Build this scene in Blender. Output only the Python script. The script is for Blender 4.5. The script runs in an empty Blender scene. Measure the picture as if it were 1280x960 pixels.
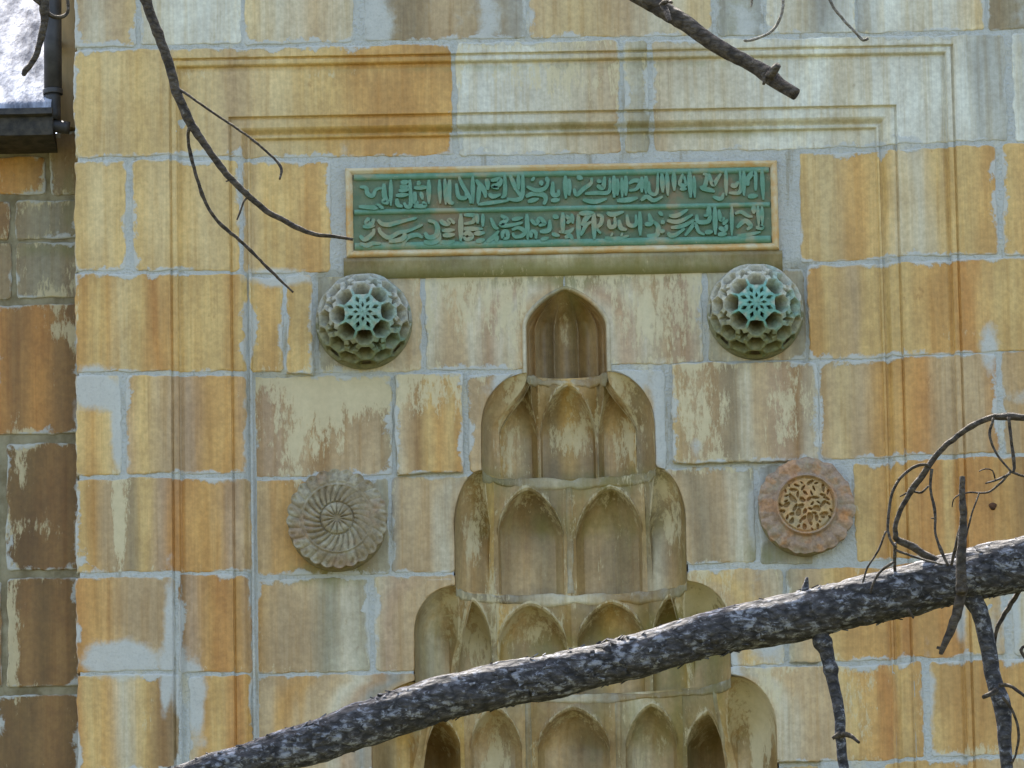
import bpy, math, random
import numpy as np
from mathutils import Matrix, Vector

# ------------------------------------------------------------------ camera
F_PX, PITCH, ROLL, DIST, EYE = 8600.0, math.radians(12), math.radians(1.05), 25.2, 1.6
CAM = np.array([0.0, -DIST, EYE])
_f = np.array([0, math.cos(PITCH), math.sin(PITCH)])
_r0 = np.array([1.0, 0, 0]); _u0 = np.array([0, -math.sin(PITCH), math.cos(PITCH)])
_R = math.cos(ROLL)*_r0 - math.sin(ROLL)*_u0
_U = math.cos(ROLL)*_u0 + math.sin(ROLL)*_r0

def P3(px, py, y=0.0):
    """a pixel of the photograph -> the point on the vertical plane at depth y"""
    d = _f + (px-640)/F_PX*_R + (480-py)/F_PX*_U
    return CAM + d*((y-CAM[1])/d[1])
def PX(px, py, y=0.0): return float(P3(px, py, y)[0])
def PZ(px, py, y=0.0): return float(P3(px, py, y)[2])

scene = bpy.context.scene
col = scene.collection
cd = bpy.data.cameras.new('camera'); cam = bpy.data.objects.new('camera', cd); col.objects.link(cam)
cd.sensor_width = 36; cd.lens = 36*F_PX/1280; cd.clip_start = 0.5; cd.clip_end = 2000
M = Matrix([[_R[i], _U[i], -_f[i], CAM[i]] for i in range(3)] + [[0, 0, 0, 1]])
cam.matrix_world = M
scene.camera = cam

# ------------------------------------------------------------------ light
SUN_EL, SUN_AZ = math.radians(55), math.radians(-14)     # behind the building, a little to its left
sdir = Vector((math.sin(SUN_AZ)*math.cos(SUN_EL), math.cos(SUN_AZ)*math.cos(SUN_EL), math.sin(SUN_EL)))
world = bpy.data.worlds.new('World'); scene.world = world; world.use_nodes = True
nt = world.node_tree; bg = nt.nodes['Background']
sky = nt.nodes.new('ShaderNodeTexSky'); sky.sky_type = 'NISHITA'; sky.sun_disc = False
sky.sun_elevation = SUN_EL; sky.sun_rotation = SUN_AZ
sky.air_density = 0.8; sky.dust_density = 3.0; sky.ozone_density = 1.0
nt.links.new(sky.outputs[0], bg.inputs[0]); bg.inputs[1].default_value = 0.15
sl = bpy.data.lights.new('sun', 'SUN'); sl.energy = 4.0; sl.angle = math.radians(0.53); sl.color = (1, .95, .87)
sun = bpy.data.objects.new('sun', sl); col.objects.link(sun)
sun.rotation_euler = sdir.to_track_quat('Z', 'Y').to_euler(); sun.location = (-5, 20, 30)
vs = scene.view_settings
vs.view_transform = 'Standard'; vs.look = 'None'; vs.gamma = 1; vs.use_curve_mapping = False
vs.exposure = 2.15

# ------------------------------------------------------------------ helpers
rng = np.random.default_rng(7)
def _hash(ix, iy, seed):
    h = (ix.astype(np.int64)*374761393 + iy.astype(np.int64)*668265263 + seed*2246822519) & 0xffffffff
    h = ((h ^ (h >> 13))*1274126177) & 0xffffffff
    return ((h ^ (h >> 16)) & 0xffff)/65535.0
def vnoise(x, y, seed=0):
    x = np.asarray(x, float); y = np.asarray(y, float)
    x, y = np.broadcast_arrays(x, y)
    ix = np.floor(x); iy = np.floor(y); fx = x-ix; fy = y-iy
    fx = fx*fx*(3-2*fx); fy = fy*fy*(3-2*fy)
    a = _hash(ix, iy, seed); b = _hash(ix+1, iy, seed); c = _hash(ix, iy+1, seed); d = _hash(ix+1, iy+1, seed)
    return (a*(1-fx)+b*fx)*(1-fy) + (c*(1-fx)+d*fx)*fy
def fbm(x, y, seed=0, o=3):
    s = 0; a = .5; t = 0
    for i in range(o):
        s = s + a*vnoise(np.asarray(x)*2**i, np.asarray(y)*2**i, seed+i*17); t += a; a *= .5
    return s/t
def sstep(a, b, x):
    t = np.clip((x-a)/(b-a), 0, 1); return t*t*(3-2*t)
def lin(c):
    c = np.asarray(c, float)/255.0
    return np.where(c <= .04045, c/12.92, ((c+.055)/1.055)**2.4)

def tag(o, label=None, cat=None, group=None, kind=None):
    if label: o['label'] = label
    if cat: o['category'] = cat
    if group: o['group'] = group
    if kind: o['kind'] = kind
    return o
def mesh_obj(name, verts, faces, mat, parent=None, origin=None, smooth=True, attrs=None):
    verts = np.asarray(verts, float).reshape(-1, 3)
    if origin is None: origin = np.array([(verts[:, 0].min()+verts[:, 0].max())/2, (verts[:, 1].min()+verts[:, 1].max())/2, verts[:, 2].min()])
    origin = np.asarray(origin, float)
    me = bpy.data.meshes.new(name)
    v = verts - origin
    if isinstance(faces, np.ndarray):
        nf = len(faces); k = faces.shape[1]
        me.vertices.add(len(v)); me.vertices.foreach_set('co', v.ravel())
        me.loops.add(nf*k); me.loops.foreach_set('vertex_index', faces.ravel().astype(np.int32))
        me.polygons.add(nf); me.polygons.foreach_set('loop_start', np.arange(0, nf*k, k, dtype=np.int32))
        me.update(calc_edges=True)
    else:
        me.from_pydata([tuple(p) for p in v], [], [tuple(int(i) for i in f) for f in faces]); me.update()
    if smooth: me.polygons.foreach_set('use_smooth', [True]*len(me.polygons))
    if attrs:
        for k, a in attrs.items():
            a = np.asarray(a, float)
            if a.ndim == 2:
                at = me.attributes.new(k, 'FLOAT_COLOR', 'POINT')
                at.data.foreach_set('color', np.c_[a[:, :3], np.ones(len(a))].ravel())
            else:
                at = me.attributes.new(k, 'FLOAT', 'POINT'); at.data.foreach_set('value', a)
    me.materials.append(mat)
    o = bpy.data.objects.new(name, me); col.objects.link(o)
    if parent is not None:
        o.parent = parent
        o.location = Vector(origin) - Vector(WORLD_LOC[parent.name])
    else: o.location = origin
    WORLD_LOC[o.name] = tuple(origin)
    return o
WORLD_LOC = {}
def empty(name, loc, parent=None):
    o = bpy.data.objects.new(name, None); col.objects.link(o)
    o.empty_display_size = .2
    o.location = Vector(loc) - (Vector(WORLD_LOC[parent.name]) if parent is not None else Vector((0, 0, 0)))
    if parent is not None: o.parent = parent
    WORLD_LOC[o.name] = tuple(loc)
    return o
def grid_faces(nr, nc, off=0, wrap=False):
    r = np.arange(nr-1)[:, None]; c = np.arange(nc if wrap else nc-1)[None, :]
    c2 = (c+1) % nc
    f = np.stack([r*nc+c, r*nc+c2, (r+1)*nc+c2, (r+1)*nc+c], -1).reshape(-1, 4)
    return f+off
def box(x0, x1, y0, y1, z0, z1):
    v = [(x, y, z) for z in (z0, z1) for y in (y0, y1) for x in (x0, x1)]
    f = [(0, 2, 3, 1), (4, 5, 7, 6), (0, 1, 5, 4), (2, 6, 7, 3), (0, 4, 6, 2), (1, 3, 7, 5)]
    return v, f

# ------------------------------------------------------------------ materials
def new_mat(name, rough=.7, spec=.3):
    m = bpy.data.materials.new(name); m.use_nodes = True
    b = m.node_tree.nodes['Principled BSDF']
    b.inputs['Roughness'].default_value = rough
    b.inputs['Specular IOR Level'].default_value = spec
    return m, m.node_tree, b
class NT:
    def __init__(s, t): s.t = t; s.n = t.nodes; s.l = t.links
    def add(s, ty, **kw):
        n = s.n.new(ty)
        for k, v in kw.items(): setattr(n, k, v)
        return n
    def put(s, v, sock):
        if isinstance(v, bpy.types.NodeSocket): s.l.new(v, sock)
        elif v is not None: sock.default_value = v
    def math(s, op, a, b=None, c=None, clamp=False):
        n = s.add('ShaderNodeMath', operation=op, use_clamp=clamp)
        for i, v in enumerate((a, b, c)):
            if v is not None: s.put(v, n.inputs[i])
        return n.outputs[0]
    def pos(s):
        return s.add('ShaderNodeNewGeometry').outputs['Position']
    def scaled(s, vec, sc):
        n = s.add('ShaderNodeMapping'); s.l.new(vec, n.inputs[0]); n.inputs['Scale'].default_value = sc
        return n.outputs[0]
    def noise(s, vec, scale, detail=4, rough=.55, dist=0.0):
        n = s.add('ShaderNodeTexNoise'); s.l.new(vec, n.inputs['Vector'])
        n.inputs['Scale'].default_value = scale; n.inputs['Detail'].default_value = detail
        n.inputs['Roughness'].default_value = rough; n.inputs['Distortion'].default_value = dist
        return n.outputs['Fac']
    def ramp(s, v, a, b, lo=0.0, hi=1.0):
        n = s.add('ShaderNodeMapRange', interpolation_type='SMOOTHSTEP'); s.put(v, n.inputs[0])
        for i, x in zip((1, 2, 3, 4), (a, b, lo, hi)): n.inputs[i].default_value = x
        return n.outputs[0]
    def mix(s, f, a, b, mode='MIX'):
        n = s.add('ShaderNodeMix', data_type='RGBA', blend_type=mode, clamp_result=False)
        s.put(f, n.inputs[0])
        for v, i in ((a, 6), (b, 7)):
            if isinstance(v, bpy.types.NodeSocket): s.l.new(v, n.inputs[i])
            else: n.inputs[i].default_value = (*v, 1)
        return n.outputs[2]
    def attr(s, name, out='Color'):
        n = s.add('ShaderNodeAttribute', attribute_name=name); return n.outputs[out]
    def bump(s, h, strength, dist):
        n = s.add('ShaderNodeBump'); s.put(h, n.inputs['Height'])
        n.inputs['Strength'].default_value = strength; n.inputs['Distance'].default_value = dist
        return n.outputs[0]

MORTAR = tuple(lin((190, 188, 174))); LIME = tuple(lin((214, 198, 154))); MOSSC = tuple(lin((122, 118, 62)))

def stone_material():
    m, t, b = new_mat('weathered_stone', .62, .35); N = NT(t)
    p = N.pos()
    base = N.attr('stain'); wear = N.attr('wear'); edge = N.attr('edge', 'Fac')
    sx = N.add('ShaderNodeSeparateColor'); N.l.new(wear, sx.inputs[0])
    lime_a, mort_a, moss_a = sx.outputs[0], sx.outputs[1], sx.outputs[2]
    st = N.noise(N.scaled(p, (34, 20, 1.6)), 1.0, 4, .6, .25)           # vertical veins of the stone
    st2 = N.noise(N.scaled(p, (64, 40, 3.0)), 1.0, 3, .6)
    c = N.mix(N.ramp(st, .42, .72), base, N.mix(.8, base, (.86, .76, .60), 'MULTIPLY'))
    c = N.mix(N.ramp(st2, .46, .76, 0, .40), c, N.mix(1.0, c, (1.22, 1.20, 1.14), 'MULTIPLY'))
    st3 = N.noise(N.scaled(p, (150, 90, 2.4)), 1.0, 3, .6, .2)
    c = N.mix(1.0, c, N.mix(N.ramp(st3, .32, .68), (.96, .95, .93), (1.03, 1.03, 1.03)), 'MULTIPLY')
    fine = N.noise(p, 48, 6, .65)
    c = N.mix(1.0, c, N.mix(N.ramp(fine, .3, .7), (.86, .85, .83), (1.10, 1.10, 1.10)), 'MULTIPLY')
    # rusty and dark spots
    sp = N.noise(N.scaled(p, (22, 15, 9)), 1.0, 6, .7)
    c = N.mix(N.ramp(N.noise(N.scaled(p, (40, 30, 1.7)), 1.0, 4, .6, .3), .56, .74, 0, .5), c, N.mix(1.0, c, (.70, .62, .52), 'MULTIPLY'))
    c = N.mix(N.ramp(sp, .64, .72, 0, .55), c, N.mix(1.0, c, (.62, .50, .36), 'MULTIPLY'))
    pit = N.noise(p, 130, 3, .6)
    c = N.mix(N.ramp(pit, .70, .76, 0, .6), c, N.mix(1.0, c, (.5, .44, .36), 'MULTIPLY'))
    blot = N.noise(N.scaled(p, (5, 5, 3)), 1.0, 6, .65)
    c = N.mix(1.0, c, N.mix(N.ramp(blot, .35, .68), (.84, .80, .76), (1.08, 1.08, 1.08)), 'MULTIPLY')
    # moss and damp
    mo = N.math('ADD', moss_a, N.math('MULTIPLY', N.math('SUBTRACT', N.noise(N.scaled(p, (14, 10, 6)), 1.0, 5, .65), .5), .9))
    c = N.mix(N.ramp(mo, .25, .95, 0, .8), c, MOSSC)
    # limewash left in flakes that run down
    ln = N.noise(N.scaled(p, (30, 20, 7)), 1.0, 8, .68, .3)
    ln2 = N.noise(N.scaled(p, (120, 80, 40)), 1.0, 5, .75)
    chip = N.ramp(edge, 0, .05, .17, 0)
    lm = N.math('ADD', N.math('ADD', N.math('ADD', lime_a, chip), N.math('MULTIPLY', N.math('SUBTRACT', ln, .5), 1.25)), N.math('MULTIPLY', N.math('SUBTRACT', ln2, .5), .75))
    lmask = N.ramp(lm, .36, .54, 0, .78)
    limec = N.mix(N.noise(p, 30, 5, .7), tuple(x*.72 for x in LIME), tuple(x*1.1 for x in LIME))
    c = N.mix(lmask, c, limec)
    # mortar smeared over the arrises
    en = N.noise(N.scaled(p, (13, 13, 11)), 1.0, 7, .66, .2)
    ev = N.math('SUBTRACT', N.math('MULTIPLY', N.math('SUBTRACT', en, .40), N.ramp(N.noise(p, 3.2, 3, .6), .40, .62, .015, .16)), edge)
    mm = N.math('MAXIMUM', N.math('MULTIPLY', ev, 75.0), N.math('ADD', N.math('MULTIPLY', mort_a, 2.4), N.math('SUBTRACT', N.math('MULTIPLY', en, 2.4), 2.0)))
    mmask = N.ramp(mm, -.25, .75, 0, .92)
    mc = N.mix(N.noise(p, 22, 6, .65), tuple(x*.80 for x in MORTAR), tuple(x*1.12 for x in MORTAR))
    grit = N.noise(p, 95, 4, .65)
    mc = N.mix(N.ramp(grit, .5, .72, 0, .5), mc, tuple(x*.62 for x in MORTAR))
    c = N.mix(mmask, c, mc)
    N.l.new(c, b.inputs['Base Color'])
    r = N.math('ADD', .50, N.math('MULTIPLY', N.math('MAXIMUM', lmask, mmask), .3)); N.l.new(r, b.inputs['Roughness'])
    h = N.math('ADD', N.math('ADD', N.math('MULTIPLY', lmask, .35), N.math('MULTIPLY', mmask, N.math('ADD', .5, N.math('MULTIPLY', grit, 1.1)))), N.math('ADD', N.math('MULTIPLY', fine, .5), N.math('MULTIPLY', st, .3)))
    N.l.new(N.bump(h, .55, .004), b.inputs['Normal'])
    return m
STONE = stone_material()

def mortar_material():
    m, t, b = new_mat('lime_mortar', .9, .15); N = NT(t); p = N.pos()
    n = N.noise(p, 14, 7, .65); n2 = N.noise(p, 90, 4, .6)
    c = N.mix(n, tuple(x*.72 for x in MORTAR), tuple(x*1.12 for x in MORTAR))
    c = N.mix(N.ramp(N.noise(N.scaled(p, (9, 9, 4)), 1.0, 4), .55, .75, 0, .5), c, LIME)
    c = N.mix(N.ramp(n2, .5, .72, 0, .6), c, tuple(x*.62 for x in MORTAR))
    c = N.mix(N.ramp(N.noise(N.scaled(p, (22, 22, 3)), 1.0, 5, .65), .55, .72, 0, .6), c, tuple(lin((140, 126, 92))))
    N.l.new(c, b.inputs['Base Color'])
    N.l.new(N.bump(N.math('ADD', n, N.math('MULTIPLY', n2, .7)), 1.0, .010), b.inputs['Normal'])
    return m
MORT = mortar_material()

def carved_material():
    """stone of the medallions and bosses; colour from the stain attribute"""
    m, t, b = new_mat('carved_stone', .75, .3); N = NT(t); p = N.pos()
    base = N.attr('stain')
    f = N.noise(p, 60, 7, .7); g = N.noise(p, 14, 5, .6)
    c = N.mix(1.0, base, N.mix(N.ramp(f, .3, .7), (.72, .72, .72), (1.2, 1.2, 1.18)), 'MULTIPLY')
    c = N.mix(N.ramp(g, .52, .68, 0, .45), c, tuple(lin((150, 142, 112))))
    c = N.mix(N.ramp(N.noise(p, 35, 5, .7), .6, .7, 0, .6), c, N.mix(1.0, c, (.55, .5, .42), 'MULTIPLY'))
    N.l.new(c, b.inputs['Base Color'])
    N.l.new(N.bump(f, .6, .004), b.inputs['Normal'])
    return m
CARVED = carved_material()

def paint_material(name, c1, c2, c3, rough=.6):
    m, t, b = new_mat(name, rough, .35); N = NT(t); p = N.pos()
    n = N.noise(p, 26, 7, .68); g = N.noise(p, 7, 4, .6)
    c = N.mix(N.ramp(n, .35, .65), c1, c2)
    c = N.mix(N.ramp(g, .50, .64, 0, .8), c, c3)
    c = N.mix(N.ramp(N.noise(p, 110, 3, .6), .62, .75, 0, .55), c, tuple(lin((170, 160, 125))))
    N.l.new(c, b.inputs['Base Color'])
    N.l.new(N.bump(n, .5, .003), b.inputs['Normal'])
    return m
GREEN_GROUND = paint_material('green_ground', lin((84, 104, 74)), lin((102, 114, 82)), lin((134, 112, 78)))
GREEN_RELIEF = paint_material('green_relief', lin((88, 128, 98)), lin((104, 140, 114)), lin((150, 142, 106)))

def bark_material(name, dark, mid, pale, lichen=.5):
    m, t, b = new_mat(name, .8, .3); N = NT(t)
    p = N.add('ShaderNodeTexCoord').outputs['Object']
    v = N.add('ShaderNodeTexVoronoi', feature='F1'); N.l.new(N.scaled(p, (34, 60, 60)), v.inputs['Vector']); v.inputs['Scale'].default_value = 1.0
    v.inputs['Randomness'].default_value = 1.0
    n = N.noise(N.scaled(p, (34, 62, 62)), 1.0, 8, .74, .6)
    n2 = N.noise(p, 22, 4, .6)
    c = N.mix(N.ramp(n, .36, .62), dark, mid)
    c = N.mix(N.ramp(N.math('ADD', n, N.math('MULTIPLY', n2, .6)), 1.02-.3*lichen, 1.14-.3*lichen, 0, .9), c, pale)
    c = N.mix(N.ramp(v.outputs['Distance'], .45, .8, 0, .75), c, tuple(x*.5 for x in dark))
    N.l.new(c, b.inputs['Base Color'])
    h = N.math('SUBTRACT', N.math('MULTIPLY', n, 1.2), v.outputs['Distance'])
    N.l.new(N.bump(h, 1.0, .014), b.inputs['Normal'])
    return m
BARK = bark_material('scaly_bark', (.038, .034, .032), (.115, .104, .096), (.34, .34, .35), .70)
TWIG = bark_material('twig_bark', (.052, .038, .024), (.125, .096, .062), (.24, .20, .15), .3)
PALETWIG = bark_material('pale_twig_bark', (.20, .17, .12), (.36, .31, .24), (.55, .52, .45), .6)

def plain_material(name, c1, c2, scale, rough, spec=.4, metal=0.0, bump=.3, bd=.004, stretch=(1, 1, 1), detail=6):
    m, t, b = new_mat(name, rough, spec); N = NT(t); p = N.pos()
    n = N.noise(N.scaled(p, stretch), scale, detail, .62)
    N.l.new(N.mix(N.ramp(n, .3, .7), c1, c2), b.inputs['Base Color'])
    b.inputs['Metallic'].default_value = metal
    N.l.new(N.bump(n, bump, bd), b.inputs['Normal'])
    return m
LEAD = plain_material('weathered_lead', (.07, .075, .09), (.40, .41, .44), 3.2, .9, .0, 0, .6, .06, (4.0, 1.2, 1.5), 4)
IRON = plain_material('dark_painted_metal', (.022, .020, .018), (.05, .045, .04), 18, .55, .4, 0, .3, .003)
GUTTERM = plain_material('tarred_gutter', (.016, .015, .013), (.065, .055, .04), 22, .7, .3, 0, .4, .004)
EARTH = plain_material('shaded_grass_earth', (.045, .055, .022), (.11, .10, .055), 2.0, .95, .1, 0, .6, .05)

# ------------------------------------------------------------------ ground
v, f = box(-400, 400, -400, 400, -.5, 0)
g = mesh_obj('ground', v, f, EARTH, smooth=False); tag(g, kind='structure')

# ------------------------------------------------------------------ facade frame profile
EDGE_L = -1.634
M1L, M1R, M1T = -1.278, 1.692, 8.240
M2L, M2R, M2T = -1.054, 1.473, 8.014
K1 = np.array([[0, 0], [.003, .014], [.006, .014], [.011, .007], [.025, .009], [.029, .013], [.033, .030], [.039, .029], [.050, .024]])
K2 = np.array([[0, 0], [.003, .016], [.006, .016], [.011, .011], [.042, .012], [.050, .020], [.057, .033], [.063, .040], [.067, .040], [.070, .033], [.078, .035], [.082, .050]])
REC = .022
def profile(X, Z):
    q1 = np.minimum(np.minimum(X-M1L, M1R-X), M1T-Z)
    q2 = np.minimum(np.minimum(X-M2L, M2R-X), M2T-Z)
    return np.interp(q1, K1[:, 0], K1[:, 1]) + np.interp(q2, K2[:, 0], K2[:, 1])
XB = np.concatenate([M1L+K1[:, 0], M2L+K2[:, 0], M1R-K1[:, 0], M2R-K2[:, 0]])
ZB = np.concatenate([M1T-K1[:, 0], M2T-K2[:, 0]])
XB = np.sort(np.concatenate([XB, XB[:]-.0015])); ZB = np.sort(np.concatenate([ZB, ZB+.0015]))
FIELD = .074
YF = FIELD+REC            # the recessed field round the niche
def field_rec(X, Z):
    xl = np.where(Z > 7.03, -.735, -.972)
    return np.where((X > xl) & (X < 1.112) & (Z < 7.415), REC, 0.0)

# ------------------------------------------------------------------ niche outline
AX = .2075
T_Z = [7.337, 7.018, 6.648, 6.212, 5.848, 5.440]          # tier boundaries from the top of the hood
T_W = [.152, .325, .432, .588, .752]
T_D = [.115, .205, .265, .345, .43]
SPR = [.55, .42, .50, .52, .50]
def hood_w(t):                                           # pointed outline of the top hood
    t = np.asarray(t, float)
    s = np.clip((t-SPR[0])/(1-SPR[0]), 0, 1)
    return T_W[0]*np.where(t < SPR[0], 1.0, np.maximum(0, (1-s**1.75))**.78)
def niche_half(z):
    """half width of the niche opening in the wall plane at height z"""
    z = np.asarray(z, float); w = np.zeros_like(z)
    t = (z-T_Z[1])/(T_Z[0]-T_Z[1]); w = np.where((t >= 0) & (t <= 1), hood_w(np.clip(t, 0, 1)), w)
    for k in range(1, 5):
        t = (z-T_Z[k+1])/(T_Z[k]-T_Z[k+1])
        s = np.clip((t-SPR[k])/(1-SPR[k]), 0, 1)
        wk = T_W[k-1]+(T_W[k]-T_W[k-1])*np.sqrt(np.maximum(0, 1-s*s))
        w = np.where((t >= 0) & (t < 1), wk, w)
    w = np.where(z < T_Z[5], T_W[4], w)
    return w

# ------------------------------------------------------------------ stain patches, in pixels: x, y, rx, ry, strength
MORT_P = [(152, 828, 42, 22, 1.3), (118, 490, 30, 26, 1.1), (150, 545, 10, 45, .9), (228, 865, 10, 40, 1.0), (247, 880, 12, 55, .8), (207, 870, 6, 30, .7),
          (215, 780, 10, 70, .8), (640, 478, 24, 20, .9), (785, 470, 26, 18, .9), (828, 520, 12, 70, .9), (1262, 760, 12, 65, 1.0), (1160, 870, 10, 60, .7), (1200, 770, 8, 40, .7),
          (1240, 800, 8, 40, .5), (870, 560, 10, 14, .6), (945, 640, 12, 60, .7), (960, 790, 24, 40, .8), (915, 840, 12, 40, .8), (460, 780, 6, 60, .6), (348, 345, 45, 12, .9),
          (610, 20, 14, 40, .5), (470, 30, 20, 40, .6), (930, 30, 20, 40, .5), (1300, 20, 40, 40, .4), (430, 225, 14, 70, .5), (1290, 500, 40, 12, .6), (1236, 440, 14, 30, .8)]
LIME_P = [(425, 487, 75, 28, .50), (400, 540, 30, 40, .28), (360, 560, 22, 40, .30), (590, 375, 60, 60, .22), (820, 400, 55, 60, .32), (640, 400, 14, 60, .2),
          (880, 520, 40, 55, .36), (985, 520, 26, 55, .34), (545, 490, 40, 40, .2), (150, 640, 14, 60, .34), (150, 660, 8, 60, .3), (160, 900, 12, 70, .36), (190, 900, 10, 50, .3),
          (960, 880, 30, 60, .36), (1060, 870, 40, 50, .22), (890, 740, 30, 30, .36), (700, 100, 90, 30, .26), (900, 115, 60, 35, .2), (1080, 900, 20, 60, .2), (1010, 760, 30, 50, .2),
          (250, 95, 25, 12, .3), (420, 95, 40, 8, .3), (720, 525, 25, 25, .38), (640, 545, 16, 40, .28), (785, 545, 22, 45, .30), (592, 660, 12, 35, .40), (840, 640, 14, 30, .40),
          (600, 780, 30, 40, .34), (670, 770, 30, 20, .26), (615, 925, 20, 40, .40), (705, 395, 16, 30, .36), (812, 930, 24, 30, .22), (950, 920, 10, 50, .34), (1200, 420, 40, 10, .3), (1230, 940, 60, 14, .3),
          (40, 640, 40, 15, .3), (20, 560, 12, 40, .4), (70, 395, 30, 16, .4), (60, 230, 40, 60, .15), (60, 340, 40, 30, .3), (10, 780, 8, 70, .5), (30, 530, 14, 12, .4)]
MOSS_P = [(700, 345, 260, 16, .65), (410, 712, 60, 22, .75), (960, 690, 40, 20, .7), (460, 470, 50, 20, .4), (690, 86, 420, 6, .55), (620, 160, 280, 9, .6), (940, 165, 160, 9, .6), (270, 320, 6, 8, .2),
          (720, 380, 20, 40, .35), (760, 590, 90, 20, .45), (620, 590, 40, 20, .3), (860, 780, 60, 40, .55), (720, 640, 140, 20, .3), (880, 700, 30, 60, .3), (850, 880, 90, 60, .35), (430, 800, 80, 60, .3),
          (50, 290, 60, 12, .5), (80, 230, 14, 60, .5), (700, 790, 160, 30, .3), (910, 30, 34, 40, .35), (640, 40, 300, 12, .1)]
def to_wall(L, y=0.05):
    out = []
    for px, py, rx, ry, s in L:
        p = P3(px, py, y); out.append((p[0], p[2], rx*.00298, ry*.00305, s))
    return out
MORT_W, LIME_W, MOSS_W = to_wall(MORT_P), to_wall(LIME_P), to_wall(MOSS_P)
def patches(X, Z, L):
    a = np.zeros_like(X)
    for x, z, rx, rz, s in L:
        d2 = ((X-x)/rx)**2+((Z-z)/rz)**2
        a = a + s*np.exp(-d2*.9)
    return a

C = {k: lin(v) for k, v in dict(
    Y=(206, 174, 108), y=(206, 182, 128), O=(196, 152, 82), D=(188, 134, 64), T=(186, 160, 116), K=(184, 158, 114), k=(178, 150, 114),
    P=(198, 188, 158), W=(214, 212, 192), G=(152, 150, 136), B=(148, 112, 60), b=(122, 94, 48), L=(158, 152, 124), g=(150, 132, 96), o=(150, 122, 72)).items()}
def stops(s):
    return np.array([C[ch] for ch in s])
SAT = 1.0
def stain_colour(u, X, Z, s, seed):
    st = stops(s); n = len(st)
    uu = np.clip(u + .16*(fbm(X*9, Z*1.1, seed, 3)-.5) + .05*(fbm(X*40, Z*2, seed+5, 2)-.5), 0, 1)*(n-1) if n > 1 else np.zeros_like(u)
    i = np.clip(np.floor(uu).astype(int), 0, max(n-2, 0)); fr = sstep(-.1, 1.1, uu-i)[..., None] if n > 1 else 0
    st = st.mean(0)+(st-st.mean(0))*.9
    c = st[i]*(1-fr)+st[np.minimum(i+1, n-1)]*fr
    val = .90+.22*fbm(X*5, Z*3, seed+9, 3)
    return c*val[..., None]

def axis_samples(a, b, step, brk):
    L = b-a
    e = np.array([0, .0006, .0018, .0036, .006, .009, .013])
    e = e[e < L*.45]
    n = max(2, int(round(L/step)))
    mid = np.linspace(a+.013, b-.013, n+1) if L > .04 else np.array([(a+b)/2])
    s = np.concatenate([a+e, mid, b-e, brk[(brk > a+.001) & (brk < b-.001)]])
    s = np.sort(s); keep = np.r_[True, np.diff(s) > .0004]
    return s[keep]

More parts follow.
